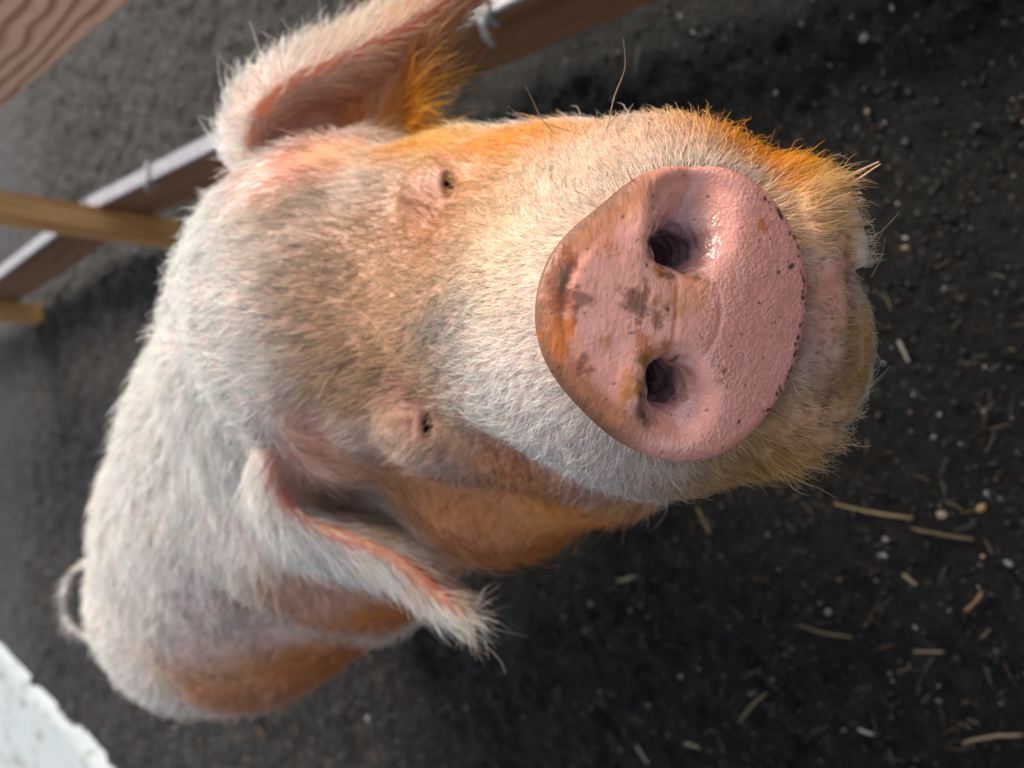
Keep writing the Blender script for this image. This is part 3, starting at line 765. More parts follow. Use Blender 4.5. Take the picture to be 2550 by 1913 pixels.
# --- hooves
m_hoof = NT('hoof_horn'); m_hoof.b.inputs['Base Color'].default_value = (.10, .07, .05, 1); m_hoof.b.inputs['Roughness'].default_value = .6
for ft in FEET:
    for sgn in (-1, 1):
        vs = []; fs = []
        n = 10
        for lev, (z, sx, sy, off) in enumerate(((0.0, .015, .034, .012), (.012, .015, .032, .009), (.045, .013, .022, -.002), (.052, .006, .012, -.004))):
            for j in range(n):
                t = 2 * math.pi * j / n
                q = np.array([ft[0], ft[1], 0]) + side * (sgn * .016 + sx * math.cos(t)) + fwd * (off + sy * math.sin(t)); q[2] = z
                vs.append(q - inv_pig)
        for lev in range(3):
            for j in range(n):
                fs.append((lev * n + j, lev * n + (j + 1) % n, (lev + 1) * n + (j + 1) % n, (lev + 1) * n + j))
        fs.append(tuple(range(n - 1, -1, -1))); fs.append(tuple(range(3 * n, 4 * n)))
        mesh_obj('hoof', vs, fs, m_hoof.m, pig, True)

# ------------------------------------------------------------------ pig: fur
vn, area = vnormals(verts, tris)
def hair_material(name, rough=.45):
    h = NT(name); t = h
    ca = t.n('ShaderNodeAttribute', attribute_name='hair_colour')
    h.l(ca.outputs['Color'], h.b.inputs['Base Color']); h.b.inputs['Roughness'].default_value = rough
    h.b.inputs['Specular IOR Level'].default_value = .35
    tr = t.n('ShaderNodeBsdfTranslucent'); h.l(ca.outputs['Color'], tr.inputs['Color'])
    mx = t.n('ShaderNodeMixShader'); mx.inputs[0].default_value = .32
    h.l(h.b.outputs[0], mx.inputs[1]); h.l(tr.outputs[0], mx.inputs[2]); h.l(mx.outputs[0], h.out.inputs['Surface'])
    return h
m_hair = hair_material('bristle')

def make_curves(name, pts, rad, cols, mat, parent):
    N, K = pts.shape[:2]
    hc = bpy.data.hair_curves.new(name); hc.add_curves([K] * N)
    hc.attributes['position'].data.foreach_set('vector', np.ascontiguousarray(pts, np.float32).ravel())
    ra = hc.attributes.get('radius') or hc.attributes.new('radius', 'FLOAT', 'POINT')
    ra.data.foreach_set('value', np.ascontiguousarray(rad, np.float32).ravel())
    ca = hc.attributes.new('hair_colour', 'FLOAT_COLOR', 'CURVE')
    ca.data.foreach_set('color', np.ascontiguousarray(np.concatenate([cols, np.ones((N, 1))], 1), np.float32).ravel())
    hc.materials.append(mat)
    o = bpy.data.objects.new(name, hc); COL.objects.link(o); o.parent = parent
    return o

if FUR:
    cen = verts[tris].mean(1); fn = unit(vn[tris].sum(1))
    pz = np.maximum(cen[:, 2], .1); ppx = 1275 - cen[:, 1] / pz * FPX; ppy = 956.5 - cen[:, 0] / pz * FPX
    wz = to_world(cen)[:, 2]
    facing = (fn * unit(-cen)).sum(1)
    dist = np.linalg.norm(cen, axis=1)
    dens = 1.0e6 * np.clip(.36 / dist, .1, 1.1) ** 2.6
    dens *= np.interp(dist, [.34, .42, .6], [1, .72, .70])
    dens *= np.where(facing > -.35, 1, .25)
    dcen = disc_mask(cen, .0012)
    dens *= (1 - dcen) ** 4
    # inside the rim zone / nostril: none
    Xc, Yc, Zc = disc_uv(cen)
    dens[(np.hypot(Xc, Yc) < disc_r(np.arctan2(Yc, Xc)) + .0004) & (Zc > -.0142)] = 0
    rc = np.hypot(Xc, Yc) - disc_r(np.arctan2(Yc, Xc))
    dens = np.where((rc > -.004) & (rc < .007) & (Zc < -.0145) & (Zc > -.04) & (Yc > 0), np.maximum(dens, 1.6e6), dens)
    jw = near_pts(cen, JOWL, .05); fl_ = near_pts(cen, FLANK, .11)
    dens *= 1 - .85 * jw; dens *= 1 - .9 * fl_
    inr = np.maximum(near_pts(cen, INNER_U, .026), near_pts(cen, INNER_L, .018))
    dens *= 1 - .85 * inr; dens *= 1 - .9 * near_pts(cen, LOBE, .016)
    dens *= 1 - .9 * near_pts(cen, RIM_L[2:31], .0056); dens *= 1 - .8 * near_pts(cen, RIM_U[3:26], .0032)
    for E in EYES:
        dens[((cen - E - np.array([0, 0, .0075])) ** 2).sum(1) < .0088 ** 2] = 0
        dens *= 1 - .6 * near_pts(cen, [E + np.array([0, .012, .002])], .012); dens *= 1 - near_pts(cen, [E, E + np.array([.001, .004, .001]), E + np.array([-.002, .005, .001]), E + np.array([0, 0, .006])], .0072)
    chin = near_pts(cen, CHIN, .0095)
    dens *= 1 - .80 * chin; dens *= 1 - .9 * near_pts(cen, LIPZ, .0085); dens *= 1 - .35 * near_pts(cen, [D0 - DN * .02], .085)
    dens *= 1 + 3 * near_pts(cen, list(TAIL), .02); dens *= np.where(wz < .12, .3, 1)
    dm_c = disc_mask(cen); low = sstep(-Xc - .35 * Yc, -.005, .035)
    dens += dm_c * (Zc > -.004) * (2.0e4 + 7.0e4 * low) * (d_nostril(cen) > .002)
    dens *= 1 + 1.6 * near_pts(cen, list(FR_U[0:8:2]), .017)
    cnt = rng.poisson(dens * area)
    ti = np.repeat(np.arange(len(tris)), cnt); N = len(ti)
    r1, r2 = rng.random(N), rng.random(N); q = np.sqrt(r1)
    bw = np.stack([1 - q, q * (1 - r2), q * r2], 1)
    root = (verts[tris[ti]] * bw[..., None]).sum(1); nrm = unit((vn[tris[ti]] * bw[..., None]).sum(1))
    root -= nrm * .0006
    fl = lie(root); dr = np.linalg.norm(root, axis=1)
    cl = np.stack([fbm(root, 26, 31 + i, 3) for i in range(3)], -1)        # locks lean together
    cf = np.stack([fbm(root, 90, 41 + i, 2) for i in range(3)], -1)
    wl = np.interp(dr, [.3, .5], [.6, 1.0])[:, None]
    fl = fl + .30 * wl * cl + .13 * cf + .19 * wl * rng.normal(size=(N, 3))
    fl = unit(fl - (fl * nrm).sum(1, keepdims=True) * nrm)
    L = np.interp(dr, [.27, .36, .45, .52, .65, 1.0], [.0072, .0100, .0150, .0215, .0260, .028])
    fringe = near_pts(root, list(FR_U[0:8:2]), .017)
    eartip = near_pts(root, list(RIM_L[24:]), .022)
    earback = near_pts(root, list(trace([620, 610, 660, 600, 640, 800, 950], [300, 420, 200, 1060, 1200, 1385, 1430], [.54] * 7)), .03)
    L *= 1 + .65 * fringe + .25 * eartip + -.22 * earback
    jr = near_pts(root, JOWL, .05); L *= 1 - .4 * jr
    upm = near_pts(root, list(trace([1780, 1900, 1980, 1900, 2040], [300, 370, 440, 1120, 1090], [.33] * 5)), .022); L *= 1 + .55 * upm
    L *= 1 - .45 * near_pts(root, CHIN + CHINTIP, .018)
    L *= 1 - .5 * near_pts(root, list(TAIL), .03)
    L *= rng.lognormal(0, .28, N)
    onp = disc_mask(root) > .5
    L[onp] = rng.uniform(.0010, .0026, onp.sum())
    lift = np.clip(.31 + .14 * rng.normal(size=N) + .25 * fringe + .2 * upm, .08, 1.1)
    K = 6
    t = np.linspace(0, 1, K)[None, :, None]
    d0 = unit(fl + nrm * lift[:, None])
    curl = rng.normal(size=(N, 3)) * .18
    bend = unit(fl * 1.0 - nrm * .12 + curl)
    pts = root[:, None] + L[:, None, None] * (d0[:, None] * (t - .45 * t * t) + bend[:, None] * (.45 * t * t))
    pts += ((.0006 + .035 * L) * ~onp)[:, None, None] * np.sin(t * 5 + rng.uniform(0, 6, (N, 1, 1))) * rng.normal(size=(N, 1, 3)) * t
    rad0 = np.interp(dr, [.27, .40, .55, .8, 1.1], [.000085, .000125, .00020, .00036, .00048]) * rng.uniform(.7, 1.3, N)
    rad0[onp] = .00004
    rad = rad0[:, None] * np.array([1, 1, .95, .85, .65, .25])[None]
    hcol = coat(root + .004 * rng.normal(size=(N, 3)))
    hcol = hcol * (1 + .16 * fbm(root, 75, 95, 3))[:, None] * rng.uniform(.70, 1.15, (N, 1)) * (1 + .05 * rng.normal(size=(N, 3)))
    dk = (rng.random(N) < .03 + .09 * near_pts(root, list(trace([900, 1000, 1100, 960, 840], [680, 800, 840, 930, 780])), .04)) & ~onp; hcol[dk] *= .35
    hcol[onp] = np.array((.86, .76, .70))
    hcol = np.clip(hcol, .01, .95)
    print('hairs', N)
    fur = make_curves('fur', to_world(pts) - inv_pig, rad, hcol, m_hair.m, pig)
    tag(fur, kind='stuff')
    # --- whiskers
    m_wh = NT('whisker_hair'); m_wh.b.inputs['Base Color'].default_value = (.30, .20, .13, 1); m_wh.b.inputs['Roughness'].default_value = .4
    WH = [((1513, 320, .40), (1530, 240, .40), (1556, 170, .39), (1552, 95, .385)), ((1385, 342, .42), (1340, 280, .42), (1322, 240, .41), (1307, 212, .41)), ((1430, 330, .41), (1390, 318, .41), (1360, 305, .41)),
          ((1500, 340, .39), (1520, 305, .39), (1550, 278, .385)), ((1320, 1130, .41), (1345, 1160, .40), (1390, 1190, .395)), ((1370, 1190, .40), (1330, 1205, .40), (1295, 1210, .40)), ((1900, 1130, .32), (1960, 1135, .32), (2010, 1140, .318)),
          ((2170, 690, .335), (2195, 640, .33), (2205, 590, .328)), ((2165, 640, .332), (2185, 600, .33), (2200, 575, .33)), ((2050, 400, .32), (2085, 385, .32), (2115, 398, .318)), ((1990, 385, .33), (2015, 395, .325), (2035, 412, .32))]
    for wpts in WH:
        c_ = trace([wpts[0][0]], [wpts[0][1]], [wpts[0][2]])[0, 2]
        sp_ = spline([(q[0], q[1], c_ - .0015 * i) for i, q in enumerate(wpts)], 12)
        tv, tf = [], []
        for i, q in enumerate(sp_):
            r = .00030 * (1 - .75 * i / 11)
            ax_ = unit(sp_[min(i + 1, 11)] - sp_[max(i - 1, 0)]); s1 = unit(np.cross(ax_, [.3, .2, 1])); s2 = np.cross(ax_, s1)
            for j in range(5): tv.append(q + r * (math.cos(j * 2 * math.pi / 5) * s1 + math.sin(j * 2 * math.pi / 5) * s2))
        for i in range(11):
            for j in range(5): tf.append((i * 5 + j, i * 5 + (j + 1) % 5, i * 5 + 5 + (j + 1) % 5, i * 5 + 5 + j))
        fast_mesh('whisker', to_world(np.array(tv)) - inv_pig, np.array(tf), m_wh.m, pig)
print('fur', round(time.time() - T0, 1))

# ------------------------------------------------------------------ ground
def ray(px, py):
    return to_world(P(px, py, 1.0)) - CAMPOS
def G(px, py, z=0.0):
    d = ray(px, py); return CAMPOS + d * ((z - CAM_H) / d[2])
def gnoise(x, y):
    p = np.stack([x, y, 0 * x], -1)
    return .014 * fbm(p, 1.6, 61, 3) + .009 * fbm(p, 9, 62, 3) + .0035 * fbm(p, 38, 63, 2)
def axis(lo, hi, a, b, step):
    core = np.arange(a, b, step)
    left = a - np.geomspace(step, a - lo, 22)[::-1]; right = core[-1] + np.geomspace(step, hi - core[-1], 22)
    return np.concatenate([left, core, right])
gx = axis(-60, 60, -1.9, 1.3, .0085); gy = axis(-40, 120, -.25, 2.9, .0085)
XX, YY = np.meshgrid(gx, gy, indexing='ij')
fx, fy = XX.ravel(), YY.ravel()
fade = sstep(fx, -2.2, -1.7) * (1 - sstep(fx, 1.2, 1.6)) * (1 - sstep(fy, 2.8, 3.4))
zz = gnoise(fx, fy) * fade
def ground_z(x, y): return gnoise(np.atleast_1d(x), np.atleast_1d(y))
ny = len(gy); ii = np.arange(len(gx) - 1)[:, None] * ny + np.arange(ny - 1)[None]
ii = ii.ravel(); gf = np.stack([ii, ii + ny, ii + ny + 1, ii + 1], 1)
g = NT('soil'); tc = g.n('ShaderNodeTexCoord')
n1_ = g.noise(tc.outputs['Object'], 3.0, 5, .6); n2_ = g.noise(tc.outputs['Object'], 60, 6, .7); n3_ = g.noise(tc.outputs['Object'], 240, 3, .6)
vo = g.n('ShaderNodeTexVoronoi', Scale=170.0); g.l(tc.outputs['Object'], vo.inputs['Vector'])
c1 = g.ramp(n2_.outputs[0], [(.32, (.0008, .0007, .0007)), (.54, (.0024, .0021, .0020)), (.70, (.013, .0115, .011))]).outputs[0]
c2 = g.mix(g.ramp(n1_.outputs[0], [(.4, (0, 0, 0)), (.65, (1, 1, 1))]).outputs[0], c1, g.mix(1.0, c1, (1.0, .86, .74, 1), 'MULTIPLY'))
grain = g.ramp(vo.outputs['Color'], [(.86, (0, 0, 0)), (.97, (.7, .7, .7))]).outputs[0]
n4_ = g.noise(tc.outputs['Object'], 22, 5, .7)
c2 = g.mix(g.ramp(n4_.outputs[0], [(.50, (0, 0, 0)), (.68, (.8, .8, .8))]).outputs[0], c2, (.012, .0108, .0105, 1))
c3 = g.mix(grain, c2, (.07, .067, .066, 1))
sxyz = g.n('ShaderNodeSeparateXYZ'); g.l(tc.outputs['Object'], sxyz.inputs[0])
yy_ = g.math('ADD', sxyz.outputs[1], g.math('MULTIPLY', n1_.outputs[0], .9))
far_pale = g.ramp(g.math('MULTIPLY', yy_, .33), [(.40, (0, 0, 0)), (.80, (1, 1, 1))]).outputs[0]          # paler, bluer yard away from the pig
c4 = g.mix(far_pale, c3, g.mix(1.0, c3, (5.6, 6.0, 7.4, 1), 'MULTIPLY'))
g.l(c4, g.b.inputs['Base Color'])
rg = g.ramp(n2_.outputs[0], [(.35, (.36, .36, .36)), (.7, (.75, .75, .75))]).outputs[0]
g.l(rg, g.b.inputs['Roughness']); g.b.inputs['Specular IOR Level'].default_value = .30
hs = g.math('ADD', g.math('MULTIPLY', n2_.outputs[0], 1.0), g.math('MULTIPLY', n3_.outputs[0], .5))
g.l(g.bump(hs, 1.0, .012), g.b.inputs['Normal'])
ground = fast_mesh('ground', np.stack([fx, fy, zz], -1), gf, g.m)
tag(ground, kind='structure')

# --- loose crumbs of soil and grit
def crumbs(name, n, smin_, smax_, cols, wts, seed, region=(-1.7, 1.2, -.2, 2.8)):
    r = np.random.default_rng(seed)
    ico = bmesh.new(); bmesh.ops.create_icosphere(ico, subdivisions=1, radius=1)
    bv = np.array([v.co[:] for v in ico.verts]); ico.verts.index_update(); bf = np.array([[v.index for v in f.verts] for f in ico.faces]); ico.free()
    yy = region[2] + (region[3] - region[2]) * r.random(n) ** 1.3
    xx = r.uniform(region[0], region[1], n)
    s_ = smin_ * (smax_ / smin_) ** (r.random(n) ** 2.2)
    sc3 = s_[:, None] * r.uniform(.45, 1.4, (n, 3)); sc3[:, 2] *= .7
    jit = 1 + .36 * r.normal(size=(n, len(bv), 1)).clip(-1.7, 1.7)
    v = bv[None] * jit * sc3[:, None]
    a_ = r.uniform(0, 6.28, n); ca, sa = np.cos(a_)[:, None], np.sin(a_)[:, None]
    v = np.stack([v[..., 0] * ca - v[..., 1] * sa, v[..., 0] * sa + v[..., 1] * ca, v[..., 2]], -1)
    v += np.stack([xx, yy, ground_z(xx, yy) + sc3[:, 2] * .3], -1)[:, None]
    f = bf[None] + (np.arange(n) * len(bv))[:, None, None]
    o = fast_mesh(name, v.reshape(-1, 3), f.reshape(-1, 3), None, None, False)
    ci = r.choice(len(cols), n, p=np.array(wts) / sum(wts))
    c = np.array(cols)[ci] * r.uniform(.6, 1.35, (n, 1))
    c = np.repeat(np.concatenate([c, np.ones((n, 1))], 1), len(bv), 0)
    at_ = o.data.attributes.new('tint', 'FLOAT_COLOR', 'POINT'); at_.data.foreach_set('color', c.astype(np.float32).ravel())
    return o
mt = NT('grit'); at_ = mt.n('ShaderNodeAttribute', attribute_name='tint')
nz = mt.noise(mt.n('ShaderNodeTexCoord').outputs['Object'], 400, 3)
mt.l(mt.mix(.5, at_.outputs['Color'], mt.ramp(nz.outputs[0], [(.3, (.5, .5, .5)), (.7, (1.2, 1.2, 1.2))]).outputs[0], 'MULTIPLY'), mt.b.inputs['Base Color'])
mt.b.inputs['Roughness'].default_value = .55
o = crumbs('soil_crumbs', 80000, .0011, .0044, [(.003, .0026, .0026), (.007, .006, .0056), (.030, .027, .026), (.045, .028, .015)], [5, 4, 1.5, .7], 71)
o.data.materials.append(mt.m); tag(o, kind='stuff')
o = crumbs('gravel', 5200, .0010, .0034, [(.30, .29, .28), (.20, .19, .19), (.34, .24, .16), (.45, .43, .42)], [4, 4, 2, 1], 72)
o.data.materials.append(mt.m); tag(o, kind='stuff')

# --- straw
m_st = NT('straw'); oi = m_st.n('ShaderNodeAttribute', attribute_name='tint')
wv_ = m_st.noise(m_st.n('ShaderNodeTexCoord').outputs['Object'], 180, 3)
m_st.l(m_st.mix(.5, oi.outputs['Color'], m_st.ramp(wv_.outputs[0], [(.3, (.55, .5, .45)), (.7, (1.15, 1.1, 1.0))]).outputs[0], 'MULTIPLY'), m_st.b.inputs['Base Color']); m_st.b.inputs['Roughness'].default_value = .55
def straw_geo(p0, p1, wd, bend=0.0, lift=.002, r=rng):
    """A flattened hollow stalk between two points on the ground, as a strip with a raised back."""
    p0, p1 = np.array(p0, float), np.array(p1, float)
    d = p1 - p0; L = np.linalg.norm(d); d = d / L
    s_ = unit(np.cross(d, [0, 0, 1.0])); n = np.cross(s_, d)
    n = n if n[2] > 0 else -n
    v, f = [], []
    for i in range(6):
        t = i / 5; c = p0 + (p1 - p0) * t + s_ * bend * L * 4 * t * (1 - t) + n * lift
        ww = wd * (.7 if i in (0, 5) else 1) * r.uniform(.75, 1.15); c = c + s_ * r.normal() * .006 * L
        v += [c - s_ * ww * .5, c - s_ * ww * .25 + n * ww * .35, c + s_ * ww * .25 + n * ww * .35, c + s_ * ww * .5, c - n * ww * .2]
    for i in range(5):
        for j in range(5): f.append((i * 5 + j, i * 5 + (j + 1) % 5, i * 5 + 5 + (j + 1) % 5, i * 5 + 5 + j))
    f.append((4, 3, 2, 1, 0)); f.append((25, 26, 27, 28, 29))
    return v, f
def tint(o, col):
    a_ = o.data.attributes.new('tint', 'FLOAT_COLOR', 'POINT'); a_.data.foreach_set('color', np.tile(np.array([*col, 1.0], np.float32), len(o.data.vertices)))
STRAWS = [
    ((2088, 1250), (2278, 1288), .0050, (.34, .26, .13), 'longest pale straw lying flat on the soil below the chin'),
    ((2275, 1310), (2420, 1342), .0045, (.24, .17, .09), 'brown straw end to end with the longest straw on the soil'),
    ((1735, 1265), (1775, 1325), .0050, (.30, .23, .10), 'short yellow straw on the soil just under the muzzle'),
    ((1535, 1447), (1580, 1435), .0075, (.34, .32, .22), 'stubby pale straw chip on the soil between jowl and flank'),
    ((2250, 1430), (2285, 1455), .0055, (.36, .30, .18), 'small yellowish straw chip in the middle of the dark soil'),
    ((2405, 1520), (2445, 1475), .0050, (.32, .19, .10), 'short rusty straw slanting near the edge of the soil'),
    ((2400, 1850), (2550, 1830), .0055, (.36, .26, .16), 'bent brown straw in the corner of the soil'),
    ((1845, 1795), (1910, 1725), .0045, (.26, .20, .10), 'slanting olive straw beside a tuft of straw litter'),
    ((2140, 1812), (2180, 1825), .0055, (.55, .55, .56), 'short white straw chip lying on the soil'),
    ((1585, 1855), (1620, 1900), .0055, (.42, .41, .40), 'grey straw chip slanting on the soil at the picture edge'),
    ((1705, 1850), (1750, 1858), .0055, (.38, .33, .20), 'pale straw chip lying level on the soil at the picture edge'),
    ((1990, 1560), (2120, 1590), .0040, (.22, .16, .09), 'thin dull brown straw half sunk in the soil'),
    ((2275, 1622), (2350, 1625), .0040, (.34, .22, .16), 'thin pinkish straw lying beside a pebble'),
    ((1600, 120), (1585, 180), .0060, (.24, .23, .20), 'faint grey straw on the dark soil beside the rail'),
    ((2240, 848), (2262, 900), .0055, (.62, .58, .48), 'white straw chip on the soil beyond the chin'),
]
for a0, a1, wd, c, lab in STRAWS:
    p0, p1 = G(*a0, .004), G(*a1, .004)
    p0[2] = ground_z(p0[0], p0[1])[0] + .005; p1[2] = ground_z(p1[0], p1[1])[0] + .005
    mid = (p0 + p1) / 2
    v, f = straw_geo(p0 - mid, p1 - mid, wd * .7, rng.uniform(-.045, .045))
    o = mesh_obj('straw', v, f, m_st.m); o.location = mid; tint(o, tuple(x * .62 for x in c))
    tag(o, lab, 'straw', 'loose straws on the soil')
# straws caught on the lip
for q0, q1, wd, lab in (((2060, 462, .322), (2188, 402, .315), .0011, 'longest of the straw stalks sticking out of the lip'), ((2085, 475, .322), (2192, 408, .314), .0009, 'thinner straw stalk sticking out of the lip beside the longest'), ((2100, 481, .320), (2146, 481, .316), .0012, 'short straw stub sticking out of the lip')):
    p0, p1 = W(*q0), W(*q1); mid = (p0 + p1) / 2
    v, f = straw_geo(p0 - mid, p1 - mid, wd, .02, 0)
    o = mesh_obj('straw', v, f, m_st.m); o.location = mid; tint(o, (.50, .32, .18))
    tag(o, lab, 'straw', 'straws caught on the lip')
# litter too small to count
v, f = [], []; cols = []
for i in range(2800):
    far = rng.random() < .72
    if far: x, y = rng.uniform(-.9, 1.1), rng.uniform(.9, 2.9)
    else:
        x, y = rng.uniform(-.75, .75), rng.uniform(-.1, 1.1)
        if x > .02 and rng.random() < .8: x -= .6
    L = rng.uniform(.006, .026); a_ = rng.uniform(0, 6.28)
    d = np.array([math.cos(a_), math.sin(a_), 0]) * L / 2; c = np.array([x, y, 0.0]); c[2] = ground_z(x, y)[0] + .003
    vv, ff = straw_geo(c - d, c + d + np.array([0, 0, rng.uniform(-.003, .006)]), rng.uniform(.0008, .0020), rng.uniform(-.08, .08))
    k = len(v); v += vv; f += [tuple(k + j for j in q) for q in ff]
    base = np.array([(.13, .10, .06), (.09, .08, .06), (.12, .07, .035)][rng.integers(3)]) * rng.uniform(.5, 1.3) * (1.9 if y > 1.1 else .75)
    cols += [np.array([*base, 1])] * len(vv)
o = mesh_obj('straw_litter', v, f, m_st.m); tag(o, kind='stuff')
a_ = o.data.attributes.new('tint', 'FLOAT_COLOR', 'POINT'); a_.data.foreach_set('color', np.array(cols, np.float32).ravel())

# --- pebbles one can pick out
PEB = [((2345, 1285), .010, (.50, .38, .28), 'tan pebble next to the longest straw'), ((2445, 1265), .009, (.55, .36, .16), 'amber pebble beyond the longest straw'), ((2455, 1230), .007, (.46, .42, .38), 'small beige pebble above the amber pebble'),
       ((2510, 1408), .008, (.62, .56, .50), 'pale round pebble near the edge of the soil'), ((2210, 1342), .008, (.50, .46, .44), 'pinkish pebble on the soil under the straw'), ((2055, 1532), .008, (.40, .39, .38), 'grey pebble alone on the dark soil'),
       ((2150, 93), .010, (.50, .50, .58), 'bluish pebble on the dark soil beside the rail'), ((2265, 1930), .009, (.42, .40, .38), 'grey pebble at the very edge of the picture'), ((583, 155), .016, (.62, .62, .70), 'whitish pebble behind the ear'),
       ((920, 1790), .013, (.50, .50, .52), 'grey pebble on the soil behind the flank'), ((880, 1545), .010, (.44, .43, .44), 'flat grey pebble at the foot of the flank'), ((2255, 615), .009, (.36, .26, .20), 'brown pebble on the soil beyond the lip')]
for (px, py), r, c, lab in PEB:
    bm = bmesh.new(); bmesh.ops.create_icosphere(bm, subdivisions=2, radius=r * .45)
    for v_ in bm.verts:
        q = np.array(v_.co[:]); k = 1 + .26 * math.sin(q[0] * 410 + px) + .20 * math.sin(q[1] * 530 + q[2] * 300 + py)
        v_.co = Vector((q[0] * k * 1.3, q[1] * k * .85, q[2] * k * .6))
    me = bpy.data.meshes.new('pebble'); bm.to_mesh(me); bm.free(); me.polygons.foreach_set('use_smooth', np.ones(len(me.polygons), bool))
    me.materials.append(mt.m)
    o = bpy.data.objects.new('pebble', me); COL.objects.link(o); p = G(px, py, .004); p[2] = ground_z(p[0], p[1])[0] + r * .12; o.rotation_euler = (0, 0, px * .7); o.location = p; tint(o, tuple(x * .45 for x in c))
    tag(o, lab, 'pebble', 'pebbles on the soil')

# ------------------------------------------------------------------ fence
FB = np.array([.413, 1.957, 0])                 # the fence turns a little at this post
E1 = unit(np.array([.031, -.534, 0])); E2 = unit(np.array([-.107, .645, 0]))
fence = bpy.data.objects.new('wooden_fence', None); COL.objects.link(fence); fence.location = tuple(FB)
tag(fence, 'unpainted softwood fence with two rails and posts beside the pig', 'fence')
def wood(name, light, dark, scale, axis_, rings=False, rough=.6):
    m = NT(name); tc = m.n('ShaderNodeTexCoord'); mp = m.n('ShaderNodeMapping')
    sc_ = [scale * 9] * 3; sc_[axis_] = scale * .5
    if rings: sc_ = [scale * 2.2] * 3; sc_[axis_] = scale * .7
    mp.inputs['Scale'].default_value = sc_
    m.l(tc.outputs['Object'], mp.inputs['Vector'])
    n0 = m.noise(mp.outputs[0], 1.0, 2 if rings else 5, .5, .3)
    sx = m.n('ShaderNodeSeparateXYZ'); m.l(tc.outputs['Object'], sx.inputs[0])
    wv = m.math('FRACT', m.math('ADD', m.math('MULTIPLY', sx.outputs[2], 42.0), m.math('MULTIPLY', n0.outputs[0], 3.6)))
    fine = m.n('ShaderNodeMapping'); f3 = [scale * 160] * 3; f3[axis_] = scale * 4; fine.inputs['Scale'].default_value = f3
    m.l(tc.outputs['Object'], fine.inputs['Vector'])
    nf = m.noise(fine.outputs[0], 1.0, 3, .6)
    c = m.ramp(wv, [(.0, light), (.35, light), (.75, dark), (1.0, light)]).outputs[0] if rings else m.ramp(n0.outputs[0], [(.3, dark), (.6, light)]).outputs[0]
    c = m.mix(.55, c, m.ramp(nf.outputs[0], [(.3, (.6, .58, .55)), (.7, (1.15, 1.12, 1.1))]).outputs[0], 'MULTIPLY')
    m.l(c, m.b.inputs['Base Color']); m.b.inputs['Roughness'].default_value = rough
    m.l(m.bump(nf.outputs[0], .35, .001), m.b.inputs['Normal'])
    return m
def frame(e):
    n = np.array([-e[1], e[0], 0]); return n if n[0] < 0 else -n      # towards the pig
def beam(name, e, s0, s1, n0, n1, z0, z1, mat, bev=.003, label=None):
    """Sawn board: along a fence direction from the corner post, towards the pig, up; its own frame so grain follows its length."""
    n_ = frame(e)
    bm = bmesh.new(); bmesh.ops.create_cube(bm, size=1)
    for v in bm.verts: v.co = Vector((v.co.x * (s1 - s0), v.co.y * (n1 - n0), v.co.z * (z1 - z0)))
    bmesh.ops.bevel(bm, geom=list(bm.edges), offset=bev, segments=2, affect='EDGES')
    me = bpy.data.meshes.new(name); bm.to_mesh(me); bm.free(); me.materials.append(mat)
    o = bpy.data.objects.new(name, me); COL.objects.link(o); o.parent = fence
    c = e * (s0 + s1) / 2 + n_ * (n0 + n1) / 2
    o.location = (c[0], c[1], (z0 + z1) / 2); o.rotation_euler = (0, 0, math.atan2(e[1], e[0]))
    if label: o['label'] = label
    return o
def along(px, py, e, n=0.0):
    d = ray(px, py); n_ = frame(e); t = ((FB + n_ * n - CAMPOS) @ n_) / (d @ n_); q = CAMPOS + d * t; return (q - FB) @ e
w_rail = wood('rail_wood', (.27, .135, .065), (.14, .062, .028), 4, 0, False, .75)
w_top = wood('plank_wood', (.68, .45, .32), (.27, .12, .065), 4, 0, True, .6)
w_post = wood('post_wood', (.74, .44, .18), (.48, .23, .07), 4, 2, False, .5)
zt = CAM_H - .76
beam('rail', E1, .004, 3.2, -.030, 0, zt - .125, zt, w_rail.m, .003, 'lower rail with sky light painted as a pale top edge beside the pig')
beam('rail', E2, .004, 3.6, -.030, 0, zt - .125, zt, w_rail.m, .003, 'lower rail of the farther panel')
beam('rail', E1, .004, 3.2, -.032, -.002, .527, .70, w_top.m, .004, 'wide planed upper rail with flame grain')
beam('rail', E2, .004, 3.6, -.032, -.002, .527, .70, w_top.m, .004, 'wide planed upper rail of the farther panel')
s1_ = along(250, 566, E1, .043)
beam('post', E1, s1_ - .033, s1_ + .033, .002, .066, 0, .92, w_post.m, .004)
s2_ = along(30, 786, E2, .043)
beam('post', E2, s2_ - .030, s2_ + .030, .002, .062, 0, .92, w_post.m, .004)
# pale strip painting sky light along the lower rail's wooden top
m_skylit = NT('skylit_strip'); m_skylit.b.inputs['Base Color'].default_value = (.62, .62, .66, 1); m_skylit.b.inputs['Roughness'].default_value = .35
nzz = m_skylit.noise(m_skylit.n('ShaderNodeTexCoord').outputs['Object'], 60, 4); m_skylit.l(m_skylit.ramp(nzz.outputs[0], [(.3, (.20, .20, .225)), (.7, (.32, .32, .36))]).outputs[0], m_skylit.b.inputs['Base Color'])
for e_ in (E1, E2): beam('skylit_edge', e_, .004, 3.2, -.031, .003, zt + .0005, zt + .010, m_skylit.m, .002)
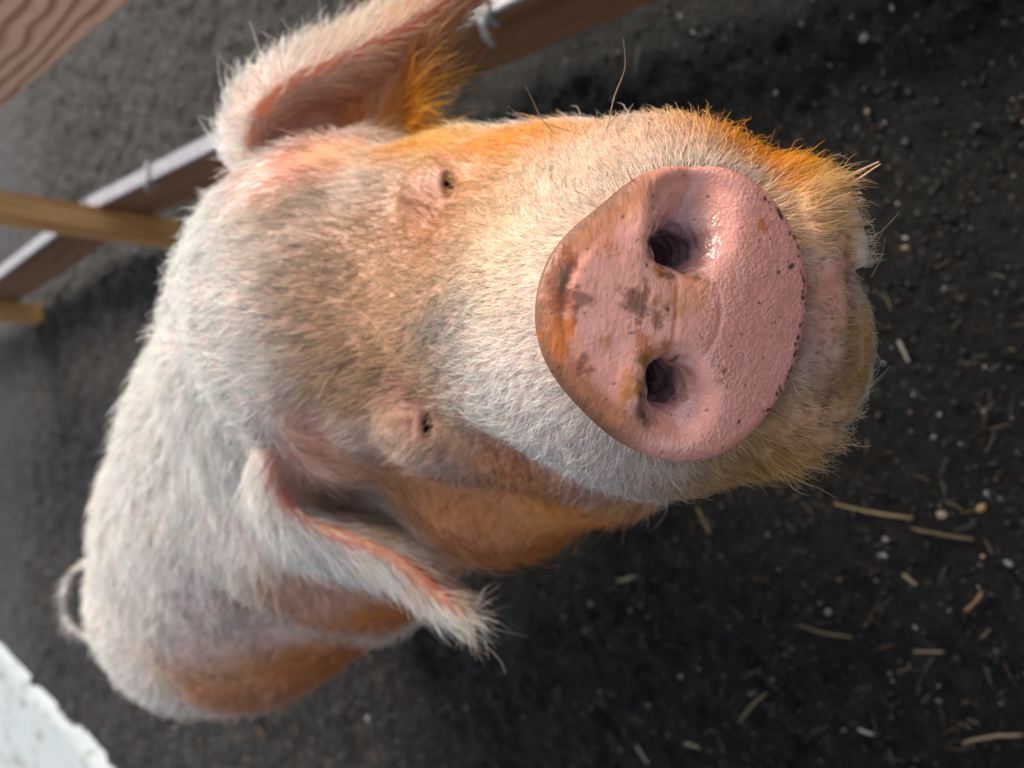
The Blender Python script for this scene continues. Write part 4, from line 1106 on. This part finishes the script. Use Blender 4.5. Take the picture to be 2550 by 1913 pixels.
# plastic ties round the lower rail
m_tie = NT('tie_plastic'); m_tie.b.inputs['Base Color'].default_value = (.32, .33, .33, 1); m_tie.b.inputs['Roughness'].default_value = .4
def tie(px, py, lab, scl=1.0):
    e_ = E1; s_ = along(px, py, e_)
    root = bpy.data.objects.new('rail_clip', None); COL.objects.link(root); c = FB + e_ * s_; root.location = (c[0], c[1], zt); root.rotation_euler = (0, 0, math.atan2(e_[1], e_[0]) + math.pi)
    tag(root, lab, 'clip', 'pale clips on the lower rail')
    def bar(name, pts, wd, th_):
        bm = bmesh.new(); prev = None
        pts = [Vector(p_) for p_ in pts]
        for i, p_ in enumerate(pts):
            t_ = (pts[min(i + 1, len(pts) - 1)] - pts[max(i - 1, 0)]).normalized(); ww = wd * (.55 if i == len(pts) - 1 else 1)
            s3 = Vector((1, .15, 0)); s3 = (s3 - t_ * s3.dot(t_)).normalized(); n3 = t_.cross(s3)
            cur = [bm.verts.new(p_ + s3 * a_ * ww / 2 + n3 * b_ * th_ / 2) for a_, b_ in ((-1, -1), (1, -1), (1, 1), (-1, 1))]
            if prev:
                for j in range(4): bm.faces.new((prev[j], prev[(j + 1) % 4], cur[(j + 1) % 4], cur[j]))
            else: bm.faces.new(cur[::-1])
            prev = cur
        bm.faces.new(prev); bmesh.ops.recalc_face_normals(bm, faces=bm.faces)
        me = bpy.data.meshes.new(name); bm.to_mesh(me); bm.free(); me.materials.append(m_tie.m)
        o = bpy.data.objects.new(name, me); COL.objects.link(o); o.parent = root
    bar('saddle', [(0, -.038, -.03), (0, -.037, .012), (0, -.030, .0145), (0, .004, .0145), (0, .009, .010), (0, .0095, -.012)], .011, .003)
    bar('prong', [(.002, .002, .017), (.006, .014, .014), (.012, .014 + .010 * scl, .014 - .014 * scl), (.018, .014 + .014 * scl, .014 - .036 * scl)], .010 * scl, .004)
tie(355, 445, 'pale clip hooked over the lower rail next to the post', .55)
tie(1175, 10, 'pale clip with a pointed prong on the lower rail beside the raised ear')

# ------------------------------------------------------------------ white sheet lying behind the pig
edge = [(-60, 1560), (0, 1618), (40, 1660), (75, 1712), (110, 1745), (150, 1790), (185, 1815), (225, 1865), (290, 1930), (380, 2020)]
back = [(300, 2350), (-300, 2300), (-500, 1900), (-350, 1600)]
pts2 = [G(*q, .02)[:2] for q in edge + back]
bm = bmesh.new()
cx = np.mean(pts2, 0)
NR = 14; dense = []
for i in range(len(pts2)):
    a_, b_ = pts2[i], pts2[(i + 1) % len(pts2)]
    for k in range(6): dense.append(a_ + (b_ - a_) * k / 6)
dense = np.array(dense)
for _ in range(4): dense = .25 * np.roll(dense, 1, 0) + .5 * dense + .25 * np.roll(dense, -1, 0)
nd = len(dense); V_ = []; F_ = []
for j in range(NR + 1):
    t = j / NR
    for i in range(nd):
        q = dense[i] + (cx - dense[i]) * min(t * .95, .97)
        z = .022 * sstep(np.array(t), 0, .06) + .004 * fbm(np.array([[q[0], q[1], 0]]), 1.5, 81, 2)[0] * sstep(np.array(t), 0, .1) - .004 * (j == 0)
        V_.append((q[0], q[1], float(z)))
for j in range(NR):
    for i in range(nd): F_.append((j * nd + i, j * nd + (i + 1) % nd, (j + 1) * nd + (i + 1) % nd, (j + 1) * nd + i))
F_.append(tuple(NR * nd + i for i in range(nd)))
ms = NT('white_sheet'); tc = ms.n('ShaderNodeTexCoord')
na = ms.noise(tc.outputs['Object'], 9, 6, .65, .4); mp = ms.n('ShaderNodeMapping'); mp.inputs['Scale'].default_value = (30, 7, 10); ms.l(tc.outputs['Object'], mp.inputs['Vector'])
nb2 = ms.noise(mp.outputs[0], 1.0, 4, .6)
dirt = ms.ramp(ms.math('MULTIPLY', na.outputs[0], nb2.outputs[0]), [(.28, (0, 0, 0)), (.40, (1, 1, 1))]).outputs[0]
ms.l(ms.mix(dirt, (.34, .39, .42, 1), (.15, .145, .12, 1)), ms.b.inputs['Base Color']); ms.b.inputs['Roughness'].default_value = .6
ctr = np.array([cx[0], cx[1], 0])
o = mesh_obj('white_sheet', np.array(V_) - ctr, F_, ms.m, None, True); o.location = ctr
tag(o, 'white sheet with grey dirt smears lying on the soil behind the pig', 'sheet')
print('done', round(time.time() - T0, 1))
